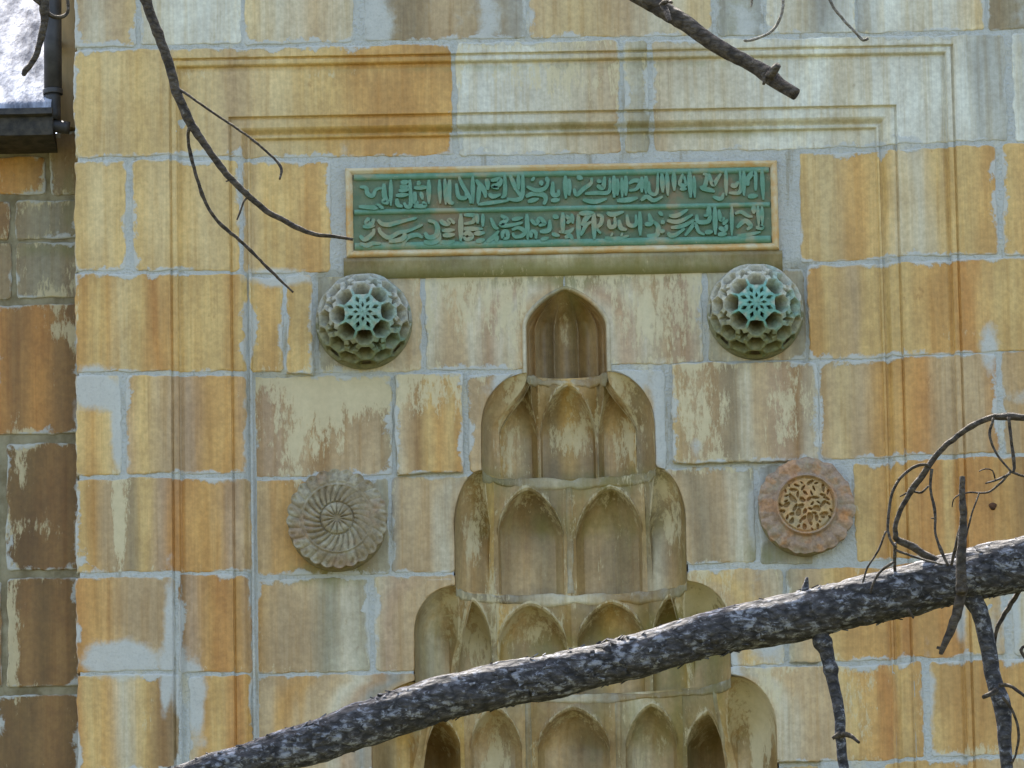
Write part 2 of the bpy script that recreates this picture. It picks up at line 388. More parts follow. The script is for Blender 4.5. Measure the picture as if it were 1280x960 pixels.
def stone_block(parent, X0, X1, Z0, Z1, cols, lime=(0, 0), mort=0.0, rec=0.0, cut=None, seed=0, step=.014, ybase=None, name='stone_block', r=.0055, moss=0.0, tilt=0.0):
    """one ashlar: front follows the frame profile, arrises worn round, joints open behind it"""
    if cut:
        zs = axis_samples(Z0, Z1, step, np.array([]))
        us = axis_samples(0.0, 1.0, step/max(.1, X1-X0), np.array([]))
        h = niche_half(zs)
        Lz = np.full_like(zs, X0); Rz = np.full_like(zs, X1)
        if cut == 'l': Rz = np.minimum(X1, AX-h)
        else: Lz = np.maximum(X0, AX+h)
        Rz = np.maximum(Rz, Lz+.004)
        X = Lz[:, None]+(Rz-Lz)[:, None]*us[None, :]; Z = np.repeat(zs[:, None], len(us), 1)
    else:
        xs = axis_samples(X0, X1, step, XB if ybase is None else np.array([])); zs = axis_samples(Z0, Z1, step, ZB if ybase is None else np.array([]))
        X, Z = np.meshgrid(xs, zs); Lz = np.full(len(zs), X0); Rz = np.full(len(zs), X1)
    dl = X-Lz[:, None]; dr = Rz[:, None]-X; db = Z-Z0; dt = Z1-Z
    # uneven arrises
    wob = .014
    nl = (fbm(Z*14, Z*0+seed, 31, 3)-.5)*wob; nr = (fbm(Z*14, Z*0+seed+3.3, 57, 3)-.5)*wob
    nb = (fbm(X*12, X*0+seed+1.7, 71, 3)-.5)*wob; ntp = (fbm(X*12, X*0+seed+6.1, 91, 3)-.5)*wob
    hf = lambda q, o: (vnoise(q*75, q*0+seed+o, 7)-.5)*.0045
    nl = nl+hf(Z, 1); nr = nr+hf(Z, 2); nb = nb+hf(X, 3); ntp = ntp+hf(X, 4)
    if cut == 'l': nr = nr*(Rz[:, None] >= X1-1e-6)
    if cut == 'r': nl = nl*(Lz[:, None] <= X0+1e-6)
    fal = lambda d: np.exp(-(d/.03)**2)
    X2 = X+nl*fal(dl)+nr*fal(dr); Z2 = Z+nb*fal(db)+ntp*fal(dt)
    # rounded corners
    e = np.minimum(np.minimum(dl, dr), np.minimum(db, dt))
    cr = .016
    cx = np.clip(cr-np.minimum(dl, dr), 0, None); cz = np.clip(cr-np.minimum(db, dt), 0, None)
    e2 = np.where((cx > 0) & (cz > 0), cr-np.sqrt(cx*cx+cz*cz), e)
    e = np.minimum(e, e2); 
    rr = r*(.5+1.5*fbm(X*14, Z*14, seed+40, 3)**1.5)
    k = np.clip(1-e/rr, 0, 1.6)
    drop = rr*np.where(k <= 1, 1-np.sqrt(np.clip(1-k*k, 0, 1)), 1+(k-1)*2)
    base = (profile(X2, Z2) if ybase is None else ybase)+rec
    Y = base+drop+.0035*(fbm(X*4, Z*4, seed+60, 3)-.5)+.0012*(fbm(X*30, Z*12, seed+61, 2)-.5)+tilt*(X-(X0+X1)/2)
    nr_, nc = X.shape
    V = np.stack([X2, Y, Z2], -1).reshape(-1, 3); faces = grid_faces(nr_, nc)
    u = (dl/np.maximum(dl+dr, 1e-4)); vv = (db/np.maximum(db+dt, 1e-4))
    colr = stain_colour(u, X, Z, cols, seed+100).reshape(-1, 3)
    limea = .035+lime[1]+(lime[0]-lime[1])*vv + patches(X, Z, LIME_W)
    morta = mort+patches(X, Z, MORT_W); mossa = moss+patches(X, Z, MOSS_W)
    wear = np.stack([limea, morta, mossa], -1).reshape(-1, 3); ed = np.clip(e, 0, 1).reshape(-1)
    if cut:      # no joint along the niche lip
        dj = np.minimum(np.where(cut == 'l', dl, dr), np.minimum(db, dt)); ed = np.clip(dj, 0, 1).reshape(-1)
    # skirt
    ring = np.concatenate([np.arange(nc), np.arange(1, nr_)*nc+nc-1, (nr_-1)*nc+np.arange(nc-2, -1, -1), np.arange(nr_-2, 0, -1)*nc])
    n0 = len(V); sk = V[ring].copy(); sk[:, 1] += .05
    V = np.vstack([V, sk]); colr = np.vstack([colr, colr[ring]]); wear = np.vstack([wear, wear[ring]]); ed = np.r_[ed, ed[ring]]
    m = len(ring); i = np.arange(m); j = (i+1) % m
    faces = np.vstack([faces, np.stack([ring[i], n0+i, n0+j, ring[j]], -1)])
    return mesh_obj(name, V, faces, STONE, parent, attrs=dict(stain=colr, wear=wear, edge=ed))

portal = empty('stone_portal', (AX, .4, 0))
tag(portal, 'tall stone portal of yellow and orange ashlar blocks with a stepped muqarnas niche', 'portal')

# ---- courses: zt, zb
ROW = dict(A=(8.690, 8.285), B=(8.285, 7.853), C=(7.853, 7.413), D=(7.413, 7.026), d=(7.413, 7.040), E=(7.024, 6.632), e=(7.046, 6.652), F=(6.632, 6.258), f=(6.652, 6.266), G=(6.258, 5.885), H=(5.885, 5.512), I=(5.512, 5.13))
GAP = .0055
blocks = [
 # row, x0, x1 (pixels), colours left to right, lime(top,bottom), mortar, recessed, cut
 ('A', 95, 168, 'TPTy', (.05, .05), .1, 0, None), ('A', 178, 300, 'PWW', (.1, .1), .2, 0, None), ('A', 307, 440, 'yPTP', (.12, .1), .05, 0, None), ('A', 456, 657, 'GgTgG', (.1, .05), .2, 0, None),
 ('A', 663, 888, 'TyTPy', (.05, .1), .1, 0, None), ('A', 898, 952, 'GLG', (0, .1), .1, 0, None), ('A', 960, 1068, 'WPGW', (.12, .1), .2, 0, None), ('A', 1073, 1229, 'GWPWy', (.15, .1), .15, 0, None), ('A', 1236, 1420, 'gLgT', (.05, .05), .1, 0, None),
 ('B', 95, 563, 'YyYyTyYOOO', (.04, .02), 0, 0, None), ('B', 573, 773, 'WWPT', (.22, .1), 0, 0, None), ('B', 782, 809, 'PL', (.1, .1), .2, 0, None), ('B', 818, 1256, 'TPPWWPWWWG', (.10, .04), 0, 0, None), ('B', 1268, 1420, 'WGWP', (.1, .1), .2, 0, None),
 ('C', 95, 156, 'YyY', (0, 0), 0, 0, None), ('C', 168, 296, 'YyYyY', (0, 0), 0, 0, None), ('C', 306, 411, 'TYYOY', (.03, 0), 0, 0, None), ('C', 1002, 1244, 'YyOYPYYO', (0, 0), 0, 0, None), ('C', 1256, 1420, 'YDOY', (0, 0), 0, 0, None),
 ('D', 95, 306, 'OYOyYDYYYOY', (0, .04), 0, 0, None), ('D', 314, 352, 'YOY', (0, .08), 0, 0, None), ('D', 359, 389, 'YY', (0, .1), 0, 0, None),
 ('D', 396, 525, 'LPT', (.15, .1), .1, REC, None), ('D', 534, 705.5, 'PKTPkPT', (.28, .1), 0, REC, 'l'), ('d', 707.8, 878, 'PkPTkP', (.32, .05), 0, REC, 'r'), ('d', 887, 1005, 'LPTL', (.12, .1), .15, REC, None), ('d', 1013, 1420, 'OYTYYODYYOOYYO', (.02, .04), 0, 0, None),
 ('E', 95, 150, 'YOYP', (.05, 0), 0, 0, None), ('E', 160, 306, 'kYTkOOk', (.04, .02), 0, 0, None), ('E', 314, 489, 'BkKBKTg', (.30, .08), 0, REC, None), ('E', 496, 577, 'PKBYOYO', (.22, .0), 0, .003, None), ('E', 587, 706, 'KT', (.15, .08), .1, REC, 'l'), ('E', 709, 832, 'TG', (.15, .1), .1, REC, 'r'),
 ('e', 842, 1021, 'YTKgPTkBP', (.15, .12), 0, .0, None), ('e', 1027, 1245, 'TyTOODKTTD', (.02, .02), 0, 0, None), ('e', 1255, 1420, 'TOTY', (.02, .02), 0, 0, None),
 ('F', 98, 312, 'YOKgYkDOOkK', (.06, .06), 0, 0, None), ('F', 320, 484, 'KOBgL', (.06, .04), 0, REC, None), ('F', 492, 706, 'GKKTPK', (.15, .02), 0, REC, 'l'), ('f', 707, 944, 'TgTPL', (.15, .08), 0, REC, 'r'), ('f', 951, 1064, 'GLk', (.05, .05), .15, REC, None), ('f', 1071, 1420, 'YOODYDOOBTOYT', (.02, .02), 0, 0, None),
 ('G', 99, 217, 'DOKTK', (.04, .05), 0, 0, None), ('G', 225, 312, 'BkODOk', (.04, .05), 0, 0, None), ('G', 322, 460, 'OKTLPL', (.05, .1), 0, REC, None), ('G', 470, 706, 'PkKT', (.12, .1), 0, REC, 'l'), ('G', 707, 980, 'TYKP', (.10, .1), .05, REC, 'r'), ('G', 987, 1252, 'LTYOODODYT', (.05, .04), 0, 0, None), ('G', 1268, 1420, 'PTP', (.1, .1), .1, 0, None),
 ('H', 97, 222, 'DYOPYBg', (.05, .05), 0, 0, None), ('H', 238, 312, 'POYDO', (.05, .05), 0, 0, None), ('H', 322, 706, 'TKOKTPkGT', (.06, .08), 0, REC, 'l'), ('H', 707, 1153, 'TPTTKYODYO', (.10, .05), 0, 0, 'r'), ('H', 1165, 1420, 'YOOOOBYTP', (.05, .05), 0, 0, None),
 ('I', 97, 260, 'YTOP', (.05, .05), .05, 0, None), ('I', 268, 706, 'TKPT', (.06, .08), .05, REC, 'l'), ('I', 707, 1100, 'TYPT', (.10, .05), .05, REC, 'r'), ('I', 1110, 1420, 'YOTPT', (.05, .05), .1, 0, None)]
for i, (row, x0, x1, cols, lime, mort, rec, cut) in enumerate(blocks):
    zt, zb = ROW[row]; g2 = GAP+.003*math.sin(i*2.3)
    pym = {'A': 20, 'B': 125, 'C': 262, 'D': 400, 'd': 385, 'E': 528, 'e': 510, 'F': 655, 'f': 640, 'G': 778, 'H': 890, 'I': 1010}[row]
    yb = profile(PX((x0+x1)/2, pym), (zt+zb)/2)+rec
    X0 = PX(x0-1.8, pym, yb) if x0 > 99 else EDGE_L; X1 = PX(x1+1.8, pym, yb) if not cut else PX(x1, pym, yb)
    stone_block(portal, X0, X1, zb+g2, zt-g2, cols, lime, mort, rec, cut, seed=i*13+5)
# a small wedge of stone by the shoulder of the niche
stone_block(portal, PX(531, 735, YF), PX(567, 735, YF), PZ(545, 749, YF), PZ(545, 722, YF), 'KT', (.1, .1), 0, REC-.003, 'l', seed=801, step=.01)
# a strip of stone left between the upper frame moulding and the inscription
# ---- the course above the picture
for i, (x0, x1) in enumerate([(95, 330), (340, 600), (610, 900), (910, 1180), (1190, 1420)]):
    stone_block(portal, PX(x0, -130) if x0 > 99 else EDGE_L, PX(x1, -130), 8.70, 9.10, 'TPyT', (.1, .1), .1, 0, None, seed=900+i*7, step=.05)

# a rusty iron pin left in one of the stones
ip = P3(1241, 633, 0.0); RUST = plain_material('rusty_iron', (.035, .018, .010), (.12, .055, .025), 60, .85, .2, 0, .8, .004)
a_ = np.linspace(0, 2*math.pi, 14, endpoint=False); V = []
for r_, y_ in ((.015, .03), (.014, -.004), (.011, -.008), (.006, -.009), (.001, -.008)):
    V.append(np.c_[ip[0]+r_*np.cos(a_)*(1+.2*np.sin(a_*3)), np.full(14, y_), ip[2]+r_*np.sin(a_)])
mesh_obj('iron_pin', np.stack(V, 0).reshape(-1, 3), grid_faces(5, 14, 0, True), RUST, portal)
# ---- mortar bed the stones sit in
def mortar_bed():
    V = []; Fc = []; off = 0
    zs = np.arange(5.12, 9.12, .02); zs = np.sort(np.concatenate([zs, ZB]))
    zs = zs[np.r_[True, np.diff(zs) > .0006]]
    h = niche_half(zs)
    for side in (-1, 1):
        if side < 0: xs0 = np.arange(EDGE_L+.012, AX, .02); brk = XB[XB < AX]
        else: xs0 = np.arange(AX, 2.46, .02); brk = XB[XB > AX]
        xs = np.sort(np.concatenate([xs0, brk])); xs = xs[np.r_[True, np.diff(xs) > .0006]]
        if side > 0: xs[0] = AX
        else: xs = np.r_[xs[xs < AX-.001], AX]
        X, Z = np.meshgrid(xs, zs)
        lim = np.where(h > 1e-4, h+.006, 0.0)[:, None]
        X = np.minimum(X, AX-lim) if side < 0 else np.maximum(X, AX+lim)
        Y = profile(X, Z)+field_rec(X, Z)+.0035+.008*(fbm(X*12, Z*12, 5, 4)-.5)
        V.append(np.stack([X, Y, Z], -1).reshape(-1, 3)); Fc.append(grid_faces(len(zs), len(xs), off)); off += X.size
    return mesh_obj('mortar_bed', np.vstack(V), np.vstack(Fc), MORT, portal)
mortar_bed()

# ---- body of the building behind the portal
XR = 2.45
def multi(name, boxes, mat, parent, smooth=False):
    V = []; Fc = []
    for b in boxes:
        v, f = box(*b); Fc += [tuple(i+len(V) for i in q) for q in f]; V += v
    return mesh_obj(name, V, Fc, mat, parent, smooth=smooth)
PLAINSTONE = plain_material('plain_stone', tuple(C['T']*.9), tuple(C['g']), 5, .8, .2, 0, .4, .006, (4, 4, .8))
DARKSTONE = plain_material('shade_brown_stone', tuple(C['b']*1.0), tuple(C['B']*.9), 6, .85, .2, 0, .5, .006, (3, 3, .7))  # brown of the set-back wall, its shading put into the colour
multi('masonry_core', [(EDGE_L, 9.0, 1.30, 8.0, 0, 9.6), (PX(70, 300, .31), EDGE_L+.30, .31, 1.30, PZ(50, 162, .34), 9.6), (EDGE_L+.012, 9.0, .13, 1.30, 9.12, 9.55),
                       (EDGE_L+.008, EDGE_L+.30, .05, .312, 5.12, 9.12), (XR+.0, 9.0, .02, 1.30, 0, 9.12)], PLAINSTONE, portal)
multi('lower_wall', [(EDGE_L, AX-T_W[4], .03, 1.3, 0, 5.12), (AX+T_W[4], XR, .03, 1.3, 0, 5.12)], PLAINSTONE, portal)

# ------------------------------------------------------------------ muqarnas niche
niche = empty('muqarnas_niche', (AX, YF, T_Z[5]), portal)
niche['label'] = 'stepped muqarnas niche of carved arched cells under a pointed fluted hood'
def plan(w, d, th):
    return np.stack([AX-w*np.cos(th), YF-.002+d*np.sin(th)**.85], -1)
def front(w0, d0, w1, th):
    """the point of the upper tier's plan that stands over angle th of the lower plan: uprights stay upright"""
    xb = -np.cos(th)*w1; a = np.abs(xb); xs = .86*w0
    xf = np.where(a < xs, a, xs+(w0-xs)*(a-xs)/(w1-xs))*np.sign(xb)
    return plan(w0, d0, np.arccos(np.clip(-xf/w0, -1, 1)))
def niche_attrs(V, cols, seed, lime=0.0, moss=0.0, mort=0.0):
    X, Z = V[:, 0], V[:, 2]
    u = (X-X.min())/max(1e-6, X.max()-X.min())
    c = stain_colour(u, X, Z, cols, seed)
    w = np.stack([lime+patches(X, Z, LIME_W), mort+np.zeros_like(X), moss+patches(X, Z, MOSS_W)], -1)
    c = c*(.62+.72*fbm(X*7+V[:, 1]*9, Z*6, seed+3, 4))[:, None]*np.array([1.0, .985, .95])
    return dict(stain=c, wear=w, edge=np.full(len(X), .5))
# hood with flutes
def hood():
    n, m = 121, 70
    th = np.linspace(0, math.pi, n); tt = 1-(1-np.linspace(0, 1, m))**1.6; tt[-1] = .9995
    TH, T = np.meshgrid(th, tt)
    w = hood_w(T); g = (w/T_W[0])
    lobes = 5
    fl = np.abs(np.sin(TH*lobes))**.6
    edgeflat = sstep(0.0, .16, np.minimum(TH, math.pi-TH))
    X = AX-w*np.cos(TH)*(1-.05*edgeflat*(1-fl)); Y = YF-.002+(T_D[0]*np.sin(TH)**.8+.060*fl*edgeflat*g)*np.minimum(1, g*1.15)
    Z = T_Z[1]+T*(T_Z[0]-T_Z[1])
    V = np.stack([X, Y, Z], -1).reshape(-1, 3)
    return mesh_obj('fluted_hood', V, grid_faces(m, n), STONE, niche, attrs=niche_attrs(V, 'KKgTgoKK', 300, .06, .15))
hood()
def lip():
    """the thin arris moulding round the hood"""
    t = np.linspace(0, .9999, 60); t = 1-(1-t)**1.6
    V = []; n = 5
    pts = [(-(hood_w(x)), T_Z[1]+x*(T_Z[0]-T_Z[1])) for x in t]+[(0, T_Z[0])]+[((hood_w(x)), T_Z[1]+x*(T_Z[0]-T_Z[1])) for x in t[::-1]]
    pts = np.array([(float(a), float(b)) for a, b in pts])
    d = np.gradient(pts, axis=0); L = np.linalg.norm(d, axis=1, keepdims=True)+1e-9; nrm = np.c_[-d[:, 1], d[:, 0]]/L
    for o, y in ((-.002, .012), (0, -.004), (.006, -.007), (.013, -.004), (.016, .006)):
        q = pts+nrm*o; V.append(np.c_[AX+q[:, 0], np.full(len(q), YF+y), q[:, 1]])
    V = np.stack(V, 0).reshape(-1, 3)
    return mesh_obj('hood_moulding', V, grid_faces(5, len(pts)), STONE, niche, attrs=niche_attrs(V, 'PLKP', 320, .1))
lip()
def hp(t, k=2): return 1-sstep(.45 if k == 1 else .1, .97, t)
def pointed(v): return np.maximum(0, 1-np.abs(v)**1.55)**.62
def cell(k, a, b, cols, style='arch', deep=.05, end=0, seed=0, ap=.88, mar=.10, lime=0.0, moss=.05):
    """one arched cell of tier k between the angles a and b of the plan"""
    zt, zb = T_Z[k], T_Z[k+1]; w0, d0 = T_W[k-1], T_D[k-1]; w1, d1 = T_W[k], T_D[k]; sp = SPR[k]
    def arch(u):
        if end == -1: v = (u)/(1-mar); return np.where(v < 1, sp+(1-sp)*pointed(np.clip(v, 0, 1)), sp)
        if end == 1: v = (1-u)/(1-mar); return np.where(v < 1, sp+(1-sp)*pointed(np.clip(v, 0, 1)), sp)
        v = (2*u-1)/(1-2*mar); return sp+(ap-sp)*pointed(np.clip(np.abs(v), 0, 1))
    def surf(U, T, incell):
        A = arch(U); hpv = hp(T, k)
        s = np.clip((T-sp)/np.maximum(A-sp, 1e-4), 0, 1)
        hc = np.where(T < sp, 1.0, np.sqrt(np.maximum(0, 1-s*s)))*incell
        if end == -1: v = np.clip(U/(1-mar), 0, 1); edge_h = 1-v
        elif end == 1: v = np.clip((1-U)/(1-mar), 0, 1)
        else: v = np.clip(np.abs(2*U-1)/(1-2*mar), 0, 1)
        if end: conc = np.sin(np.pi*np.clip(v, 0, 1))**.7*.7
        elif style == 'crease': conc = np.minimum(1, (1-v)*5)*(.40+.60*(1-v))
        elif style == 'flat': conc = np.minimum(1, (1-v)*7)*.8+.2*(1-v*v)
        else: conc = np.sqrt(np.maximum(0, 1-v**2.2))
        h = np.maximum(hpv, hc)
        if end: # the outer edge is the outline in the wall plane
            edge = (U <= 1e-9) if end == -1 else (U >= 1-1e-9)
            s1 = np.clip((T-sp)/(1-sp), 0, 1); h = np.where(edge, np.sqrt(1-s1*s1), h); conc = np.where(edge, 0, conc)
        TH = a+(b-a)*U
        Fp = front(w0, d0, w1, TH); Bp = plan(w1, d1, TH)
        q = Fp+(Bp-Fp)*h[..., None]
        # push along the plan normal
        nx = -np.cos(TH)*.6; ny = np.sin(TH)*.9+.1
        if end: nx = nx*0; 
        q = q+np.stack([nx, ny], -1)*(conc*hc*deep)[..., None]
        z = zb+T*(zt-zb)
        return np.stack([q[..., 0], q[..., 1], z], -1)
    lo = 0.0 if end == -1 else mar; hi = 1.0 if end == 1 else 1-mar
    us = np.concatenate([[lo, lo+.004], np.linspace(lo+.012, hi-.012, 33), [hi-.004, hi]])
    taus = np.concatenate([[0, 0], np.linspace(0.001, .55, 12), .55+.45*(1-(1-np.linspace(.05, 1, 22))**1.7)])
    U, TA = np.meshgrid(us, taus)
    inc = np.ones_like(U)
    if end != -1: inc[:, 0] = 0
    if end != 1: inc[:, -1] = 0
    inc[0, :] = 0
    T = TA*arch(U)
    V1 = surf(U, T, inc); 
    parts = [(V1, U.shape)]; la = [(.22*sstep(.80, 1.0, TA)).reshape(-1)]
    # spandrels above the arch
    tb = np.array([0, .02, .05, .08, .11, .15, .2, .35, .5, .7, 1.0]); U2, TB = np.meshgrid(us, tb); A2 = arch(U2); T2 = A2+(1-A2)*TB
    S2 = surf(U2, T2, np.zeros_like(U2))
    S2[..., 1] -= .009*np.exp(-(((T2-A2)*(zt-zb)-.010)/.007)**2)*(0 if end else 1)      # arris moulding round the arch
    parts.append((S2, U2.shape)); la.append((.26*np.exp(-(((T2-A2)*(zt-zb)-.010)/.014)**2)).reshape(-1))
    for (p, q) in (((0, mar), (1-mar, 1))[0 if end != -1 else 1:][:2 if end == 0 else 1]):
        U3, T3 = np.meshgrid(np.linspace(p, q, 5), np.linspace(0, 1, 24)); parts.append((surf(U3, T3, np.zeros_like(U3)), U3.shape)); la.append(np.full(U3.size, .10))
    Vs = []; Fs = []; off = 0
    for v, sh in parts:
        Vs.append(v.reshape(-1, 3)); Fs.append(grid_faces(sh[0], sh[1], off)); off += sh[0]*sh[1]
    V = np.vstack(Vs)
    V[:, 1] += .010*(fbm(V[:, 0]*13, V[:, 2]*13, seed+7, 4)-.5)
    LA = np.concatenate(la)
    o = mesh_obj('arched_cell', V, np.vstack(Fs), STONE, niche, attrs=niche_attrs(V, cols, seed+400, lime+LA, moss))
    o.data.set_sharp_from_angle(angle=math.radians(32))
    return o
def ang(k, off): return math.acos(max(-1, min(1, -off*.00298/T_W[k])))
tiers = {1: [-109, -86, -37, 37, 86, 109], 2: [-145, -97, 0, 97, 145], 3: [-197, -148, -98, 0, 98, 148, 197], 4: [-252, -196, -138, -57, 57, 138, 196, 252]}
cellcol = ['KTgK', 'KgYTo', 'gTTg', 'oKgT', 'gKoY', 'YTgo', 'gPTo']
for k, bs in tiers.items():
    n = len(bs)-1
    for i in range(n):
        a, b = ang(k, bs[i]), ang(k, bs[i+1])
        if i == 0: a = 0.0
        if i == n-1: b = math.pi
        end = -1 if i == 0 else (1 if i == n-1 else 0)
        style, deep, ap, mar = 'arch', .045, .90, .08
        if k == 1: style, deep, mar = ('flat', .048, .03) ; ap = .92
        if k == 2: style, deep, mar = 'crease', .065, .075
        if k == 3: style, deep, mar = ('arch', .045, .07)
        if k == 4:
            style, deep, mar, ap = ('crease', .05, .10, .86)
            if i in (1, 5): style, deep, mar, ap = 'arch', .26, .08, .74
        if end: deep = .02
        cell(k, a, b, cellcol[(i*3+k*2) % 7], style, deep, end, seed=k*50+i*7, ap=ap, mar=mar, lime=.20, moss=.27)
# mortar between the carved stones of the niche: bed joints and upright joints
def ribbon(pts, name='mortar_joint', parent=niche, seed=0, thick=.0025):
    """pts: centre line (n,3); upright width nrm_w (n,) in the given direction"""
    pts, dirs, wd = pts
    n = len(pts); V = []
    prof = ((-1, .006), (-.9, -thick*.6), (-.4, -thick), (.4, -thick), (.9, -thick*.6), (1, .006))
    for o, y in prof:
        q = pts+dirs*(wd*o)[:, None]; q = q.copy(); q[:, 1] += y; V.append(q)
    V = np.stack(V, 0)
    V = V.reshape(-1, 3)
    return mesh_obj(name, V, grid_faces(len(prof), n), STONE, parent, attrs=niche_attrs(V, 'LgPoL', 500+int(abs(V[0, 2])*100), .24, .22, .26))
for k in range(1, 5):
    th = np.linspace(.05, math.pi-.05, 90); q = plan(T_W[k-1], T_D[k-1], th)
    wd = .003+.030*fbm(th*5, th*0+k, 77, 4)
    pts = np.c_[q[:, 0], q[:, 1]-.001, np.full(90, T_Z[k]-.018)+.008*(fbm(th*4, th*0+k*3, 78, 2)-.5)]
    ribbon((pts, np.tile([[0, 0, 1.0]], (90, 1)), wd))
for k, offs in ((2, [0]), (3, [-98]), (4, [-57, 57, 196])):
    for off in offs:
        TH = ang(k, off); T = np.linspace(.02, .93, 40)
        Fp = front(T_W[k-1], T_D[k-1], T_W[k], TH); Bp = plan(T_W[k], T_D[k], TH)
        q = Fp[None]+(Bp-Fp)[None]*hp(T, k)[:, None]
        pts = np.c_[q, T_Z[k+1]+T*(T_Z[k]-T_Z[k+1])]
        wd = .009+.007*fbm(T*7, T*0+off, 79, 3)
        tx = np.array([math.sin(TH), .4*math.cos(TH), 0]); 
        ribbon((pts, np.tile(tx[None], (40, 1)), wd))
# plain niche wall below the carved tiers
th = np.linspace(0, math.pi, 40); q = plan(T_W[4], T_D[4], th)
V = np.vstack([np.c_[q, np.full(40, z)] for z in (0, T_Z[5])])
mesh_obj('niche_wall', V, grid_faces(2, 40), PLAINSTONE, niche)

# ------------------------------------------------------------------ inscription panel
YP = FIELD-.012
pc = P3(700, 262, YP)
panel = empty('inscription_panel', (float(pc[0]), YP+.03, PZ(700, 322, YP)))
tag(panel, 'long green panel with two rows of carved Arabic script in a thin ochre frame', 'inscription')
def pxz(px, py): p = P3(px, py, YP-.01); return float(p[0]), float(p[2])
gx0, gz1 = PX(442, 266, YP), pxz(442, 222)[1]; gx1 = PX(963, 255, YP)
gz1 = (pxz(442, 221)[1]+pxz(962, 205)[1])/2; gz0 = (pxz(443, 315)[1]+pxz(965, 300)[1])/2
fw = .030
# green ground, slightly uneven
xs = np.linspace(gx0-.004, gx1+.004, 160); zs = np.linspace(gz0-.004, gz1+.004, 34); X, Z = np.meshgrid(xs, zs)
Yg = YP-.004+.006*(fbm(X*16, Z*16, 3, 3)-.5)
gp = mesh_obj('green_field', np.stack([X, Yg, Z], -1).reshape(-1, 3), grid_faces(34, 160), GREEN_GROUND, panel)
FRAME = paint_material('ochre_frame', lin((194, 150, 86)), lin((196, 174, 126)), lin((200, 188, 152)))
def frame_bar(p0, p1, inward, name='frame_bar', outer=fw, prof=None):
    p0 = np.array(p0); p1 = np.array(p1); n = 60
    t = np.linspace(0, 1, n)
    prof = prof or [(0, .02), (.002, -.012), (.008, -.020), (.016, -.020), (.022, -.012), (.027, -.010), (.030, .010)]
    V = []
    for o, y in prof:
        ins = o  # mitred ends
        a = p0+(inward)*o+(p1-p0)/np.linalg.norm(p1-p0)*ins; b = p1+inward*o-(p1-p0)/np.linalg.norm(p1-p0)*ins
        q = a[None]*(1-t)[:, None]+b[None]*t[:, None]
        q = q+inward[None]*(.003*(fbm(t*18+o*3, t*0+p0[0], 12, 3)-.5))[:, None]
        V.append(np.c_[q[:, 0], YP+y+.004*(fbm(t*25, t*0+o*40, 13, 2)-.5), q[:, 1]])
    return mesh_obj(name, np.stack(V, 0).reshape(-1, 3), grid_faces(len(prof), n), FRAME, panel)
ox0, ox1, oz0, oz1 = gx0-fw, gx1+fw, gz0-fw, gz1+fw-.004
frame_bar((ox0, oz1), (ox1, oz1), np.array([0, -1.0])); frame_bar((ox1, oz0), (ox0, oz0), np.array([0, 1.0]))
frame_bar((ox0, oz0), (ox0, oz1), np.array([1.0, 0])); frame_bar((ox1, oz1), (ox1, oz0), np.array([-1.0, 0]))
# sloping sill under it
t = np.linspace(0, 1, 90); V = []
for dz, y in ((.004, .02), (.0, -.006), (-.016, .0), (-.042, .012), (-.070, .021), (-.078, .05)):
    V.append(np.c_[ox0-.01+(ox1-ox0+.02)*t, YP+y+.004*(fbm(t*30, t*0+dz*30, 21, 3)-.5), np.full(90, oz0-.001+dz)+.003*(fbm(t*22, t*0+dz, 22, 2)-.5)])
V = np.stack(V, 0).reshape(-1, 3)
mesh_obj('sill', V, grid_faces(6, 90), STONE, panel, attrs=niche_attrs(V, 'gLPLg', 610, .12, .42))

def stroke(pts, width, name='letter_stroke', parent=None, h=.013, mat=None):
    """raised calligraphic stroke with a swelling middle and cut ends"""
    p = np.array(pts, float)
    if len(p) > 2:
        q = []; P_ = np.vstack([2*p[0]-p[1], p, 2*p[-1]-p[-2]])
        for i in range(1, len(P_)-2):
            for s in np.linspace(0, 1, 5, endpoint=False):
                a, b, c, d = P_[i-1:i+3]
                q.append(.5*((2*b)+(-a+c)*s+(2*a-5*b+4*c-d)*s*s+(-a+3*b-3*c+d)*s**3))
        q.append(p[-1]); p = np.array(q)
    else: p = p[0][None]*(1-np.linspace(0, 1, 5))[:, None]+p[1][None]*np.linspace(0, 1, 5)[:, None]
    d = np.gradient(p, axis=0); d /= (np.linalg.norm(d, axis=1, keepdims=True)+1e-9); nr = np.c_[-d[:, 1], d[:, 0]]
    s = np.linspace(0, 1, len(p)); w = width*(.72+.4*np.sin(math.pi*np.clip(s*1.15, 0, 1))); w[0] *= .75; w[-1] *= .55
    V = []
    for o, y in ((-1.0, .008), (-.72, -h), (.72, -h), (1.0, .008)):
        q = p+nr*(w*o)[:, None]; V.append(np.c_[q[:, 0], np.full(len(q), YP-.002+y), q[:, 1]])
    V = np.stack(V, 0); n = len(p)
    F_ = [tuple(x) for x in grid_faces(4, n)]+[(0, n, 2*n, 3*n), (n-1, 4*n-1, 3*n-1, 2*n-1)]
    return mesh_obj(name, V.reshape(-1, 3), F_, mat or GREEN_RELIEF, parent or gp, smooth=False)
